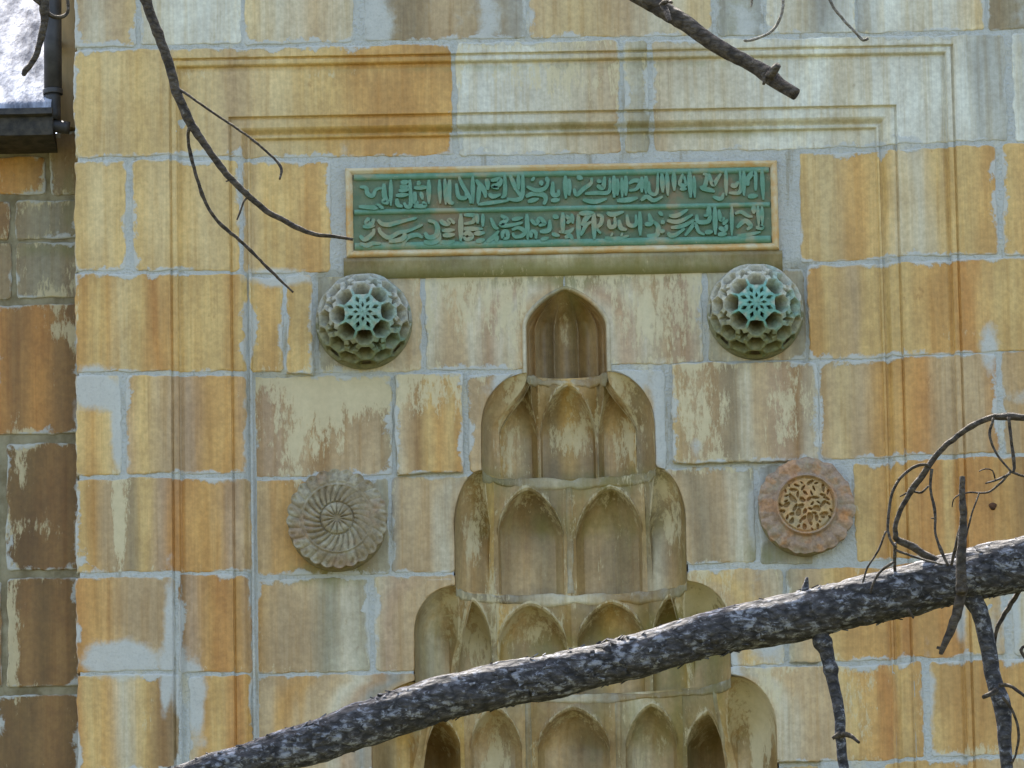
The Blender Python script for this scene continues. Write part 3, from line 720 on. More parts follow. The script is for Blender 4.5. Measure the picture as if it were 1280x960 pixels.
# the borders and the rule between the rows
gcx = lambda z0, z1, nm, w: stroke([(gx0+.004, z0), ((gx0+gx1)/2, (z0+z1)/2), (gx1-.004, z1)], w, nm, gp, .014)
def rule(zc, w, name='rule'):
    v, f = box(gx0+.002, gx1-.002, YP-.017, YP+.004, zc-w, zc+w); 
    xs = np.linspace(gx0+.003, gx1-.003, 120); V = []
    for dz, y in ((-1, .004), (-.75, -.014), (.75, -.014), (1, .004)):
        V.append(np.c_[xs, YP+y+.003*(fbm(xs*14, xs*0+dz, 44, 3)-.5), zc+dz*w+.004*(fbm(xs*10, xs*0+dz*2, 45, 3)-.5)])
    mesh_obj(name, np.stack(V, 0).reshape(-1, 3), grid_faces(4, 120), GREEN_RELIEF, gp)
rule(gz1-.012, .013); rule(gz0+.013, .016)
zmid = np.mean([pxz(448, 268)[1], pxz(620, 263)[1], pxz(760, 258)[1], pxz(955, 253)[1]])
rule(zmid, .011)
TILES = [((436, 205), """420,160 420,420|610,160 620,400 580,430 550,390|800,160 800,400|905,160 915,400|960,150 970,410|1010,160 1000,360 1050,400|520,190 600,180|510,230 600,225|500,270 605,260|470,320 600,310|650,240 790,235|680,190 720,200|110,230 170,240 190,300 240,320 270,260 330,240|350,200 360,330 400,380|100,430 260,440 290,420 350,450|380,340 350,380 400,400|480,350 490,410 540,430|650,430 760,420 740,380|660,280 660,380 700,390|720,280 740,360|200,540 180,590 230,600 250,550|140,630 260,620|290,560 330,600 400,610 480,590 560,570 680,540|300,640 320,690 400,740 500,690 600,670 740,610|110,720 160,760 240,700 250,650|110,800 180,820 240,800 320,800|400,780 520,760 560,720 540,680|540,820 580,740 680,710 740,740|760,690 800,740 870,720 890,650 860,590 790,570|750,780 820,790 900,760 905,680|910,780 980,790 1060,770|920,560 940,590 990,600 1010,560 1060,600|930,670 1060,660|940,720 1060,710"""),
 ((566, 205), """60,130 100,220 170,340 180,400|200,120 200,400|35,200 60,330 130,340 130,280|230,160 310,260 330,340|270,190 250,400|335,150 348,200 350,262|380,170 470,160 460,210 400,230 460,250|360,300 400,330 480,310|520,110 520,300 480,340|570,110 620,220 680,330|655,110 660,260|700,100 695,310 640,360 540,350|250,410 400,390 560,370|740,230 840,270 930,240 960,150|730,330 800,300 900,310 930,350 910,410|750,380 860,350|1000,180 1000,300 1050,310 1060,260|980,370 1070,360|790,145 815,165|880,170 890,220|940,130 945,190|80,500 80,780|110,510 220,520 200,580 110,600|240,500 250,600|300,500 300,630|90,650 300,650|100,720 150,690 190,730 140,760 100,720|210,700 320,690|230,780 320,760|380,540 420,630 460,650|480,520 540,560 480,610 560,620 700,590|590,560 700,540|340,780 400,740 460,670|430,780 450,720|500,750 500,690 540,680 550,740 500,750|590,660 660,640 720,680 690,720 620,730 600,690|740,500 750,760|780,560 830,600 870,550 920,600 860,620|780,740 790,680 830,690 830,750|870,680 960,660 970,560|880,760 960,740|1000,520 1060,540|990,700 1070,720"""),
 ((696, 195), """85,200 90,430|120,230 125,400|170,330 200,390 270,330 340,280 350,220|200,210 260,230|280,380 400,370 520,360 530,220|260,440 380,460 500,430|400,300 460,320 480,210|400,250 450,260|570,200 575,420|605,230 605,400|650,220 655,420|690,200 690,400|720,280 770,250 830,260 800,330 720,350|850,210 850,370|890,200 895,380|920,260 930,370 1000,370 1010,170|1050,180 1060,370|840,450 900,410 970,450 1060,410|600,450 720,440 810,420|60,570 60,780|90,600 130,640 100,680|150,580 160,680|20,760 120,760 170,720|80,820 130,800 160,840|215,580 220,860|370,570 375,840|220,580 370,570|250,700 300,620 350,590|240,800 290,700 350,660|400,590 450,610 440,680 400,720 440,780|500,570 560,590 670,560|520,640 530,710 580,700 580,610|620,640 640,720 700,740|700,590 720,690 790,690 790,590|830,560 835,800|480,820 600,830 720,800|540,785 560,795|640,785 660,795|880,690 940,670 920,580|900,800 1000,790 1010,700 940,640|1040,660 1080,670|1020,560 1060,600|1030,760 1080,750"""),
 ((831, 195), """20,160 30,400|90,160 95,350|180,180 150,280 210,290 190,200|150,330 220,330|245,150 260,420|290,200 300,420|350,320 400,300 420,200 380,180|440,180 480,290 520,240 560,180|360,330 440,340 500,360|480,410 560,430 590,370|610,130 615,400|660,290 700,300 740,260|640,370 740,370 760,300 750,140|790,150 790,400|830,300 830,230 900,170 910,350|830,410 930,400|970,130 985,440|40,600 120,600 230,540|20,650 140,660 280,590|60,720 180,700 300,640|30,770 60,800 110,790 200,730|200,800 250,740 300,680 340,760 400,790|320,590 330,660 430,660 450,600 390,600|440,500 445,640|500,510 505,790|540,540 560,640 600,620|580,690 630,640|400,770 480,760|540,720 600,740 620,690|530,790 620,780|670,500 670,800|700,580 760,560 830,600 880,610|720,720 800,650 860,700 820,740|720,800 830,790 960,760|890,500 890,580|930,500 940,700|970,510 975,690|910,720 970,720 960,690""")]
random.seed(3)
for (tx, ty), s in TILES:
    for j, seg in enumerate(s.split('|')):
        pts = [pxz(tx+float(a.split(',')[0])/8, ty+float(a.split(',')[1])/8) for a in seg.split()]
        stroke(pts, .0090+.0035*random.random(), h=.012+.006*random.random())

# ------------------------------------------------------------------ bosses: pierced domes
def boss(px, py, label, seed, rpx=60):
    yw = YF+.002; c = P3(px, py+11, yw); R = rpx*.00298; dep = R*.86
    n_az, n_p = 320, 120
    ph = np.radians(np.linspace(.3, 90, n_p)); az = np.linspace(0, 2*math.pi, n_az, endpoint=False)
    AZ, PH = np.meshgrid(az, ph)
    s8 = math.pi/4
    D = np.stack([np.sin(PH)*np.cos(AZ), np.sin(PH)*np.sin(AZ), np.cos(PH)], -1)
    seeds = [(0.0, 0.0, .20)]
    for i in range(8):
        a = math.pi/2+i*s8+(.05 if seed == 3 else -.03)
        seeds += [(.535, a, 0), (.83, a+s8/2, -.06), (.97, a, -.01), (1.17, a+s8/2, .0), (1.38, a, -.01), (1.54, a+s8/2, -.04)]
    best = np.full(AZ.shape, 9.0); sec = np.full(AZ.shape, 9.0); which = np.zeros(AZ.shape, int)
    for j, (pc, a0, w) in enumerate(seeds):
        d = np.arccos(np.clip(D @ np.array([math.sin(pc)*math.cos(a0), math.sin(pc)*math.sin(a0), math.cos(pc)]), -1, 1))-w
        nb = d < best; sec = np.where(nb, best, np.minimum(sec, d)); which = np.where(nb, j, which); best = np.where(nb, d, best)
    hole = (sec-best)/2-.034+.012*(fbm(AZ*6, PH*9, seed+20, 2)-.5)
    hole = np.where(which == 0, -.06, hole)
    for j, (pc, a0, w) in enumerate(seeds):
        if j == 0: continue
        da = (AZ-a0+math.pi) % (2*math.pi)-math.pi
        A = da*np.sin(PH); B = PH-pc; dd = np.sqrt(A*A+B*B); own = which == j
        if .8 < pc < .9:                                   # small five-pointed openings between the large ones
            hole = np.where(own, .098-dd*(1+.42*np.cos(5*np.arctan2(A, -B))), hole)
        else:                                              # large openings, narrowed towards the crown like shields
            hole = np.where(own, np.minimum(hole, .203-np.sqrt(A*A*(1-.9*B)+(B*.98)**2)), hole)
    def cut(pc, a0, r):
        nonlocal hole
        da = (AZ-a0+math.pi) % (2*math.pi)-math.pi
        hole = np.maximum(hole, r-(np.abs(da*np.sin(PH))*1.3+np.abs(PH-pc)*.75))
    for i in range(8):
        a = math.pi/2+i*s8; cut(.150, a, .032); cut(.295, a+s8/2, .050)
    m = sstep(-.012, .012, hole)
    strap = .012*sstep(-.05, -.012, hole)*(1-m)
    rad = 1-.60*m*sstep(.0, .05, hole+.03)-strap*.0+.012*sstep(-.035, -.01, hole)*(1-m)
    rad = rad*(1+.012*(fbm(AZ*5, PH*8, seed, 3)-.5))
    X = c[0]+R*rad*np.sin(PH)*np.cos(AZ); Z = c[2]+R*rad*np.sin(PH)*np.sin(AZ); Y = yw-.035-dep*rad*np.cos(PH)
    # colour of the stone and of the old glaze in the star
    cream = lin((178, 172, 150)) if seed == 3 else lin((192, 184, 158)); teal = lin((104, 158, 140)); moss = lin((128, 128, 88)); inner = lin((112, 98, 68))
    n1 = fbm(AZ*4+seed, PH*5, seed, 3)
    starp = sstep(.56, .36, PH-.12*np.cos(8*(AZ-math.pi/2+s8/2)))
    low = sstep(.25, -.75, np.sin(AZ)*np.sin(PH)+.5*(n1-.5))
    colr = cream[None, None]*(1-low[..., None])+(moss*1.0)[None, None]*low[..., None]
    g2 = np.clip(sstep(.45, .65, fbm(np.cos(AZ)*2*PH+9+seed, np.sin(AZ)*2*PH, seed+4, 3))*.55*sstep(-.2, .8, np.cos(AZ)), 0, 1)
    tmix = np.clip(np.maximum(starp*.9, g2)*(.7 if seed == 3 else 1.0), 0, 1)
    colr = colr*(1-tmix[..., None])+teal[None, None]*tmix[..., None]
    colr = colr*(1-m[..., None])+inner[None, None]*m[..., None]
    V = np.stack([X, Y, Z], -1).reshape(-1, 3); Fc = grid_faces(n_p, n_az, 0, True)
    o = empty('pierced_boss', (c[0], yw, c[2]-R)); tag(o, label, 'boss', 'pierced domes either side of the niche top')
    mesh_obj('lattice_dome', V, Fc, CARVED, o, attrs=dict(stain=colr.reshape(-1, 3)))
    # base ring against the wall
    th = np.linspace(0, 2*math.pi, 96, endpoint=False); V = []
    for r_, y in ((1.0, .03), (1.02, .012), (1.02, -.018), (1.00, -.036), (.95, -.040)):
        V.append(np.c_[c[0]+R*r_*np.cos(th), np.full(96, yw+y), c[2]+R*r_*np.sin(th)])
    V = np.stack(V, 0).reshape(-1, 3)
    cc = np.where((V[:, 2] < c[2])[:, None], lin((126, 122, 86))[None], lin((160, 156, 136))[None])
    mesh_obj('base_ring', V, grid_faces(5, 96, 0, True), CARVED, o, attrs=dict(stain=cc))
    return o
boss(455, 392, 'pierced stone dome with greyish lattice, set beside the block stepped below the panel end', 3)
boss(944, 380, 'pierced stone dome with bright turquoise star lattice set in a square stone', 11)

# ------------------------------------------------------------------ carved medallions
def medallion(px, py, label, fn, colfn, rpx, lobes, seed, name='carved_medallion'):
    yw = YF+.004; c = P3(px, py, yw); R = rpx*.00298; n_a, n_r = 480, 110
    r = np.linspace(.002, 1, n_r); a = np.linspace(0, 2*math.pi, n_a, endpoint=False); A, Rr = np.meshgrid(a, r)
    H, scal = fn(A, Rr)
    rr = Rr*R*(1+scal*sstep(.75, 1, Rr))
    X = c[0]+rr*np.cos(A); Z = c[2]+rr*np.sin(A); Y = yw-H-.045-.003*(fbm(X*40, Z*40, seed, 3)-.5)
    colr = colfn(A, Rr, H)
    V = np.stack([X, Y, Z], -1)
    last = V[-1].copy(); last[:, 1] = yw-.052; last[:, [0, 2]] = c[[0, 2]]+(last[:, [0, 2]]-c[[0, 2]])*.985
    back = last.copy(); back[:, 1] = yw+.02
    o = empty(name, (c[0], yw, c[2]-R)); tag(o, label, 'medallion', 'carved round medallions beside the niche')
    # the carving is split in its rings
    cuts = fn.rings
    names = fn.names
    idx = [0]+[int(np.searchsorted(r, q)) for q in cuts]+[n_r-1]
    for i in range(len(idx)-1):
        seg = V[idx[i]:idx[i+1]+1]; cs = colr[idx[i]:idx[i+1]+1]
        if i == len(idx)-2:
            seg = np.concatenate([seg, last[None], back[None]], 0); cs = np.concatenate([cs, cs[-1:], cs[-1:]], 0)
        mesh_obj(names[i], seg.reshape(-1, 3), grid_faces(seg.shape[0], n_a, 0, True), CARVED, o, attrs=dict(stain=cs.reshape(-1, 3)))
    # plain base disc behind
    th = np.linspace(0, 2*math.pi, 96, endpoint=False); V = []
    for q, y in ((.93, -.054), (.97, -.050), (.985, -.03), (1.0, .02)):
        V.append(np.c_[c[0]+R*q*np.cos(th), np.full(96, yw+y), c[2]-.006+R*q*np.sin(th)])
    V = np.stack(V, 0).reshape(-1, 3)
    mesh_obj('base_disc', V, grid_faces(4, 96, 0, True), CARVED, o, attrs=dict(stain=np.tile(lin((138, 124, 88)), (len(V), 1))))
    return o
def swirl(A, r):
    worn = 1-.75*sstep(.35, .9, np.cos(A-.35))*sstep(.25, .5, r)
    H = .040-.010*sstep(.7, 1, r)
    pet = np.abs(np.cos(7*A))**.45
    H = H+np.where(r < .32, (.010*pet*sstep(.36, .24, r)*sstep(.03, .14, r)-.004*sstep(.24, .31, r)*(1-pet)+.004), 0)
    ph = 13*(A-2.6*(r-.34)**.85*np.where(r > .34, 1, 0)) if False else 13*A+11*np.clip(r-.34, 0, 1)
    fl = np.abs(np.sin(ph))**.7
    band = sstep(.33, .37, r)*sstep(.70, .655, r)
    H = H+band*(.011*fl-.006)*worn
    H = H-.006*np.exp(-((r-.335)/.014)**2)+.005*np.exp(-((r-.695)/.02)**2)*worn
    ro = 12*A+4.0*(r-.72)
    H = H+sstep(.72, .78, r)*(.009*np.abs(np.sin(ro))**.6-.003)*(.5+.5*worn)
    H = H-.008*np.exp(-((r-.93)/.05)**2)*np.exp(-(((ro/math.pi) % 1-.5)/.16)**2)
    return H, .05*(np.abs(np.sin(ro))-.5)
swirl.rings = (.335, .70); swirl.names = ('daisy_centre', 'swirl_flutes', 'scalloped_rim')
def swirl_col(A, r, H):
    base = lin((140, 124, 94)); pale = lin((158, 146, 118)); pink = lin((154, 126, 96))
    n = fbm(r*np.cos(A)*4+5, r*np.sin(A)*4+5, 8, 3)
    c = base[None, None]+(pale-base)[None, None]*sstep(.45, .6, n)[..., None]
    return c+(pink-c)*(.6*sstep(.55, .75, fbm(r*np.cos(A)*3+15, r*np.sin(A)*3+5, 9, 3)))[..., None]
def lace(A, r):
    H = .042-.012*sstep(.62, .68, r)
    H = H+.010*np.exp(-((r-.62)/.022)**2)-.008*np.exp(-((r-.57)/.018)**2)
    h = np.zeros_like(r); x = r*np.cos(A); z = r*np.sin(A)
    for R_, n, q, o in ((.13, 6, .038, .2), (.25, 6, .052, .7), (.27, 6, .034, .2), (.38, 12, .042, .1), (.48, 12, .036, .36), (.50, 12, .024, .1)):
        for i in range(n):
            a = o+i*2*math.pi/n+.10*math.sin(i*5.1+n); R2 = R_*(1+.10*math.sin(i*3.7+n*2)); cx, cz = R2*math.cos(a), R2*math.sin(a)
            q_ = q*(1+.35*math.sin(i*7.3+R_*40)); tw = .9*math.sin(i*2.9+R_*30)
            u = (x-cx)*math.cos(a)+(z-cz)*math.sin(a); w = -(x-cx)*math.sin(a)+(z-cz)*math.cos(a)
            d = np.sqrt((u*.75)**2+(w*1.1+tw*u+3*u*u)**2)
            h = np.maximum(h, sstep(q_+.010, q_-.012, d))
    H = H-.020*h*np.where(r < .57, 1, 0)
    w = .09*(fbm(A*4, A*0+3, 15, 3)-.5)+.045*(np.abs(np.sin(11*A))-.4)*(.35+.65*sstep(.3, -.7, np.sin(A-.3)))
    H = H-.010*sstep(.86, 1, r)+.006*np.abs(np.sin(11*A))*sstep(.7, .9, r)+.010*(fbm(x*9+4, z*9+4, 6, 3)-.5)*sstep(.6, .7, r)
    return H, w
lace.rings = (.605,); lace.names = ('pierced_rosette', 'worn_rim')
def lace_col(A, r, H):
    x = r*np.cos(A); z = r*np.sin(A)
    warm = lin((178, 146, 98)); grey = lin((156, 130, 104)); red = lin((180, 128, 80))
    k = sstep(.62, .57, r)[..., None]
    c = grey*(1-k)+warm*k
    c = c+(red-c)*(np.clip(1.6*np.exp(-((x-.78)**2+(z+.24)**2)/.012)+.5*sstep(.58, .7, fbm(x*4+3, z*4, 5, 3)), 0, 1))[..., None]
    return c*(.9+.25*fbm(x*7+3, z*7+2, 6, 3))[..., None]
medallion(422, 653, 'round grey stone medallion carved with swirling flutes round a daisy', swirl, swirl_col, 62, 24, 61)
medallion(1007, 636, 'round worn medallion with a pierced rosette in its middle and a broken rim', lace, lace_col, 60, 20, 62)

# ------------------------------------------------------------------ the lower building set back on the left
YS = .34
SIDEMORT = plain_material('brown_mortar', tuple(lin((116, 104, 76))), tuple(lin((158, 148, 118))), 12, .9, .15, 0, .8, .008)  # darker, browner mortar than the portal's
sb = empty('side_building', (-3.4, YS, 0)); tag(sb, 'lower set-back stone building with stained brown blocks toned darker for shade and a bright lead roof', 'building')
def sz(py): return PZ(50, py, YS)
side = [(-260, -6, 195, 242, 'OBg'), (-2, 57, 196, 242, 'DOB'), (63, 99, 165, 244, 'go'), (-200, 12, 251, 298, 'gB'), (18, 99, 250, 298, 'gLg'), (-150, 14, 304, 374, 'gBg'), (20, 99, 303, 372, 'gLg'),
        (-170, -10, 382, 540, 'BD'), (-5, 99, 380, 542, 'DBDBb'), (-190, -2, 556, 712, 'bB'), (8, 99, 554, 712, 'bbBb'), (-160, 2, 724, 856, 'gB'), (9, 99, 722, 858, 'bBbBb'), (-180, -12, 870, 1000, 'Bb'), (-4, 99, 868, 1000, 'bbBb')]  # brown stains, with the recess's shade also put into the stone colours
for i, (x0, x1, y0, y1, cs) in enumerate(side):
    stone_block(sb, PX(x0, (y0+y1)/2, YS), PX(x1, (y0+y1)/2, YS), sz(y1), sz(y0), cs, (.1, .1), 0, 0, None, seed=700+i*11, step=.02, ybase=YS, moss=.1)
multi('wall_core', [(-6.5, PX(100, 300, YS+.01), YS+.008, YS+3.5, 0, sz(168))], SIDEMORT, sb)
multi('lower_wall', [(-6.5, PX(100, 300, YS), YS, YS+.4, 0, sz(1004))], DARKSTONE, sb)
# roof of lead sheets with raised rolls, rising away from the eaves
ez = sz(152); ey = YS-.28; xr = PX(64, 150, ey); xl = -6.4; SL = math.radians(36)
nx, ny = 150, 80
U, T = np.meshgrid(np.linspace(0, 1, nx), np.linspace(0, 1, ny))
X = xl+(xr-xl)*U; Ln = T*3.6
lift = .012*(fbm(X*4, Ln*3, 3, 4)-.5)+.03*(fbm(X*1.4, Ln*1.0, 5, 2)-.5)
V = np.stack([X, ey+Ln*math.cos(SL)-lift*math.sin(SL), ez+Ln*math.sin(SL)+lift*math.cos(SL)], -1)
edge = V[0].copy(); edge[:, 2] -= .03
V = np.vstack([edge[None], V]).reshape(-1, 3)
roof = mesh_obj('lead_roof', V, grid_faces(ny+1, nx), LEAD, sb)
for k in range(9):                                         # rolls between the sheets
    x = xr-.62-k*.55; t = np.linspace(0, 1, 12); V = []
    for a in np.linspace(0, math.pi, 7):
        V.append(np.c_[np.full(12, x+.028*math.cos(a)), ey+t*3.6*math.cos(SL)-.03*math.sin(a)*math.sin(SL)-.004, ez+t*3.6*math.sin(SL)+.034*math.sin(a)*math.cos(SL)+.008])
    mesh_obj('lead_roll', np.stack(V, 0).reshape(-1, 3), grid_faces(7, 12), LEAD, roof)
# eaves gutter
n = 40; xs = np.linspace(xl, PX(66, 165, ey), n); V = []
for y, z in ((0, .004), (-.055, -.006), (-.058, -.030), (-.030, -.036), (-.028, -.080), (-.024, -.104), (.25, -.108)):
    V.append(np.c_[xs, np.full(n, ey+y+.02), ez-.02+z+.006*(fbm(xs*3, xs*0+y, 4, 2)-.5)])
V = np.stack(V, 0); gv = V.reshape(-1, 3)
Fg = [tuple(q) for q in grid_faces(7, n)]+[tuple(i*n+n-1 for i in range(7))]
mesh_obj('eaves_board', gv, Fg, GUTTERM, sb, smooth=False)

def tube_mesh(pts, rad, nseg=16, noise=0.0, seed=0, cap=True, lumps=None, nscale=(6, 3)):
    pts = np.asarray(pts, float); rad = np.asarray(rad, float); n = len(pts)
    d = np.gradient(pts, axis=0); d /= np.linalg.norm(d, axis=1, keepdims=True)+1e-12
    up = np.array([0, 1.0, 0]); nrm = np.cross(d[0], up)
    if np.linalg.norm(nrm) < .1: nrm = np.cross(d[0], [1.0, 0, 0])
    N_ = []; nrm /= np.linalg.norm(nrm)
    for i in range(n):
        nrm = nrm-d[i]*np.dot(nrm, d[i]); nrm /= np.linalg.norm(nrm); N_.append(nrm)
    N_ = np.array(N_); B_ = np.cross(d, N_)
    a = np.linspace(0, 2*math.pi, nseg, endpoint=False)
    s = np.r_[0, np.cumsum(np.linalg.norm(np.diff(pts, axis=0), axis=1))]
    rr = np.repeat(rad[:, None], nseg, 1)
    if noise:
        ca, sa = np.cos(a)[None], np.sin(a)[None]
        nz = fbm(s[:, None]*nscale[0]+ca*1.3+seed, sa*1.3+s[:, None]*nscale[1]+ca*.7, seed, 4)+.5*fbm(s[:, None]*30+ca*3, sa*3+ca*2, seed+3, 3)-.75
        rr = rr*(1+noise*nz*2)
    V = pts[:, None]+N_[:, None]*(rr*np.cos(a)[None])[..., None]+B_[:, None]*(rr*np.sin(a)[None])[..., None]
    V = V.reshape(-1, 3); Fc = [tuple(q) for q in grid_faces(n, nseg, 0, True)]
    if cap:
        Fc.append(tuple(range(nseg))[::-1]); Fc.append(tuple(range((n-1)*nseg, n*nseg)))
    return V, Fc
def spline(ctrl, step):
    """smooth curve through control points whose last column is the radius"""
    p = np.array(ctrl, float); P_ = np.vstack([2*p[0]-p[1], p, 2*p[-1]-p[-2]]); q = []
    for i in range(1, len(P_)-2):
        a, b, c, d = P_[i-1:i+3]; m = max(2, int(np.linalg.norm((c-b)[:3])/step))
        for s in np.linspace(0, 1, m, endpoint=False):
            q.append(.5*((2*b)+(-a+c)*s+(2*a-5*b+4*c-d)*s*s+(-a+3*b-3*c+d)*s**3))
    q.append(p[-1]); q = np.array(q); q[:, 3] = np.maximum(q[:, 3], .0008)
    return q[:, :3], q[:, 3]

# drainpipe in the corner
yd = .12
pipe = empty('drainpipe', (PX(66, 160, yd), yd, PZ(66, 160, yd))); tag(pipe, 'dark metal drainpipe running up the corner beside the lead roof', 'drainpipe')
pr = .034
def vtube(name, z0, z1, r, mat, parent, px=66):
    x = PX(px, 60, yd); pts = np.c_[np.full(6, x), np.full(6, yd), np.linspace(z0, z1, 6)]
    v, f = tube_mesh(pts, np.full(6, r), 24); return mesh_obj(name, v, f, mat, parent)
zt_ = PZ(66, -260, yd)
vtube('pipe', PZ(66, 118, yd), zt_, pr, IRON, pipe); vtube('sleeve', PZ(66, 150, yd), PZ(66, 116, yd), pr*.86, IRON, pipe); vtube('collar', PZ(66, 118, yd), PZ(66, 112, yd), pr*1.12, IRON, pipe)
c0 = P3(62, 157, yd); c1 = P3(87, 160, yd)
v, f = tube_mesh(np.linspace(c0, c1, 6), np.full(6, .024), 18); mesh_obj('outlet', v, f, IRON, pipe)
v, f = box(PX(60, 60, yd), PX(72, 60, yd), yd+.02, .35, PZ(66, 40, yd)-.015, PZ(66, 40, yd)+.015); mesh_obj('bracket', v, f, IRON, pipe, smooth=False)

# ------------------------------------------------------------------ trees in front of the portal
def limb(name, ctrl_px, y, mat, parent, step=.02, nseg=12, noise=.08, seed=0, yend=None):
    """control points (px, py, diameter in px) at depth y, optionally drifting to yend"""
    c = []; n = len(ctrl_px)
    for i, (px, py, dpx) in enumerate(ctrl_px):
        yy = y if yend is None else y+(yend-y)*i/(n-1)
        p = P3(px, py, yy); sc = (yy+DIST)/math.cos(PITCH)/F_PX
        c.append((*p, dpx*sc/2*(.88 if dpx < 11 else 1)))
    p, r = spline(c, step)
    s_ = np.r_[0, np.cumsum(np.linalg.norm(np.diff(p, axis=0), axis=1))]
    k = np.minimum(.5*r, .0035)
    for ax_ in range(3):
        p[:, ax_] += k*((vnoise(s_*11, s_*0+seed+ax_*5, 3)-.5)*2.2+(vnoise(s_*60, s_*0+seed+ax_*5, 4)-.5)*.7)
    if r.max() < .03:                                     # swollen nodes along the twigs
        r = r*(1+.28*np.maximum(0, vnoise(s_*26, s_*0+seed, 9)-.62)/.38)
    v, f = tube_mesh(p, r, nseg, noise, seed)
    return mesh_obj(name, v, f, mat, parent, origin=p[0])
def wood(name, ctrl, mat, parent, step=.1, nseg=16, noise=.08, seed=0):
    p, r = spline(ctrl, step); v, f = tube_mesh(p, r, nseg, noise, seed); return mesh_obj(name, v, f, mat, parent, origin=p[0])

YB = -7.0
bx = P3(2150, 490, YB)
tree = empty('conifer_tree', (float(bx[0])+.1, YB, 0)); tag(tree, 'old conifer with scaly grey bark whose thick lichened bough crosses the portal', 'tree')
trunk = wood('trunk', [(bx[0]+.1, YB, -.05, .30), (bx[0]+.05, YB, 2.5, .24), (bx[0], YB, 6, .20), (bx[0]+.1, YB+.1, 9, .14), (bx[0], YB, 12, .05)], BARK, tree, .12, 24, .06, 3)
bough_ctrl = [(2150, 490, 110), (1800, 580, 92), (1500, 648, 80), (1330, 690, 72), (1280, 704, 68), (1200, 722, 66), (1100, 747, 62), (1000, 768, 62), (900, 790, 57), (800, 818, 55), (700, 842, 56), (600, 862, 56), (500, 888, 57), (420, 918, 55), (350, 940, 50), (270, 962, 42), (120, 1010, 36), (-150, 1090, 22), (-400, 1130, 8)]
bough = limb('bough', bough_ctrl, YB, BARK, trunk, .009, 56, .10, 11)
# loose flakes of bark along the bough
random.seed(21)
def on_bough(px):
    c = np.array(bough_ctrl)[::-1]
    return np.interp(px, c[:, 0], c[:, 1]), np.interp(px, c[:, 0], c[:, 2])
fv = []; ff = []
for i in range(900):
    px = random.uniform(190, 1330); cy, dd = on_bough(px); a = random.uniform(0, 2*math.pi)
    sc = (YB+DIST)/math.cos(PITCH)/F_PX; R = dd*sc/2
    p = P3(px, cy, YB)+np.array([0, math.cos(a)*R*.97, math.sin(a)*R*.97])
    out = np.array([0, math.cos(a), math.sin(a)]); L = random.uniform(.008, .022); w = random.uniform(.004, .010)
    ax = np.array([.97, 0, .23]); ax = ax*random.choice((-1, 1)); sd = np.cross(ax, out); sd /= np.linalg.norm(sd)
    lift = random.uniform(.1, .55)
    q = [p-sd*w, p+sd*w, p+ax*L+out*L*lift+sd*w*.5, p+ax*L*1.1+out*L*lift-sd*w*.4]
    q += [x-out*.003 for x in q]
    b = len(fv); fv += q
    ff += [tuple(b+k for k in t) for t in ((0, 1, 2, 3), (7, 6, 5, 4), (0, 4, 5, 1), (1, 5, 6, 2), (2, 6, 7, 3), (3, 7, 4, 0))]
fl = mesh_obj('bark_flakes', fv, ff, BARK, bough, smooth=False); fl['kind'] = 'stuff'
# branches growing from the bough
def twigs(parent, L, y0, mat=TWIG, noise=.10):
    for i, (pts, dy) in enumerate(L):
        limb('twig', pts, y0, mat, parent, .008, 10, noise, 40+i*3, yend=y0+dy)
b1 = limb('branch', [(1014, 772, 14), (1022, 790, 22), (1032, 815, 18), (1042, 850, 15), (1048, 890, 14), (1050, 930, 13), (1056, 975, 12), (1060, 1040, 8)], YB, BARK, bough, .008, 16, .05, 5)
twigs(b1, [([(1050, 915, 9), (1040, 923, 5)], 0), ([(1050, 918, 9), (1062, 919, 7), (1074, 929, 4)], -.05)], YB-.02)
b2 = limb('branch', [(1204, 722, 22), (1211, 741, 28), (1222, 765, 22), (1234, 800, 21), (1242, 850, 20), (1250, 880, 22), (1256, 910, 18), (1260, 960, 15), (1266, 1050, 10)], YB, BARK, bough, .008, 18, .06, 6)
twigs(b2, [([(1244, 862, 9), (1236, 868, 7), (1229, 872, 6)], -.03), ([(1248, 856, 7), (1262, 857, 5), (1272, 864, 5), (1282, 872, 4)], -.05), ([(1254, 872, 5), (1266, 890, 4), (1273, 915, 4), (1270, 940, 3.5), (1264, 955, 3)], .04)], YB-.05)
b3 = limb('branch', [(1203, 732, 14), (1198, 758, 13), (1189, 785, 11), (1178, 812, 8), (1176, 818, 5)], YB-.10, TWIG, bough, .008, 12, .08, 7)
twigs(b3, [([(1178, 811, 6), (1170, 809, 4)], 0)], YB-.10)
limb('branch', [(1203, 740, 13), (1202, 690, 12), (1204, 640, 10), (1203, 596, 8)], YB-.13, TWIG, bough, .008, 12, .10, 8)
limb('branch', [(1004, 752, 12), (1006, 735, 9), (1009, 722, 4)], YB-.02, BARK, bough, .008, 8, .2, 9)
limb('branch', [(1133, 760, 5), (1138, 768, 4), (1142, 773, 2.5)], YB-.09, TWIG, bough, .008, 8, .2, 9)
limb('branch', [(1280, 728, 7), (1262, 760, 7), (1246, 785, 6), (1242, 810, 4), (1240, 835, 3)], YB+.05, TWIG, bough, .008, 8, .1, 10)
limb('branch', [(1290, 835, 4), (1276, 812, 5), (1284, 806, 4), (1300, 790, 6), (1330, 720, 8)], YB+.08, TWIG, bough, .008, 8, .1, 12)
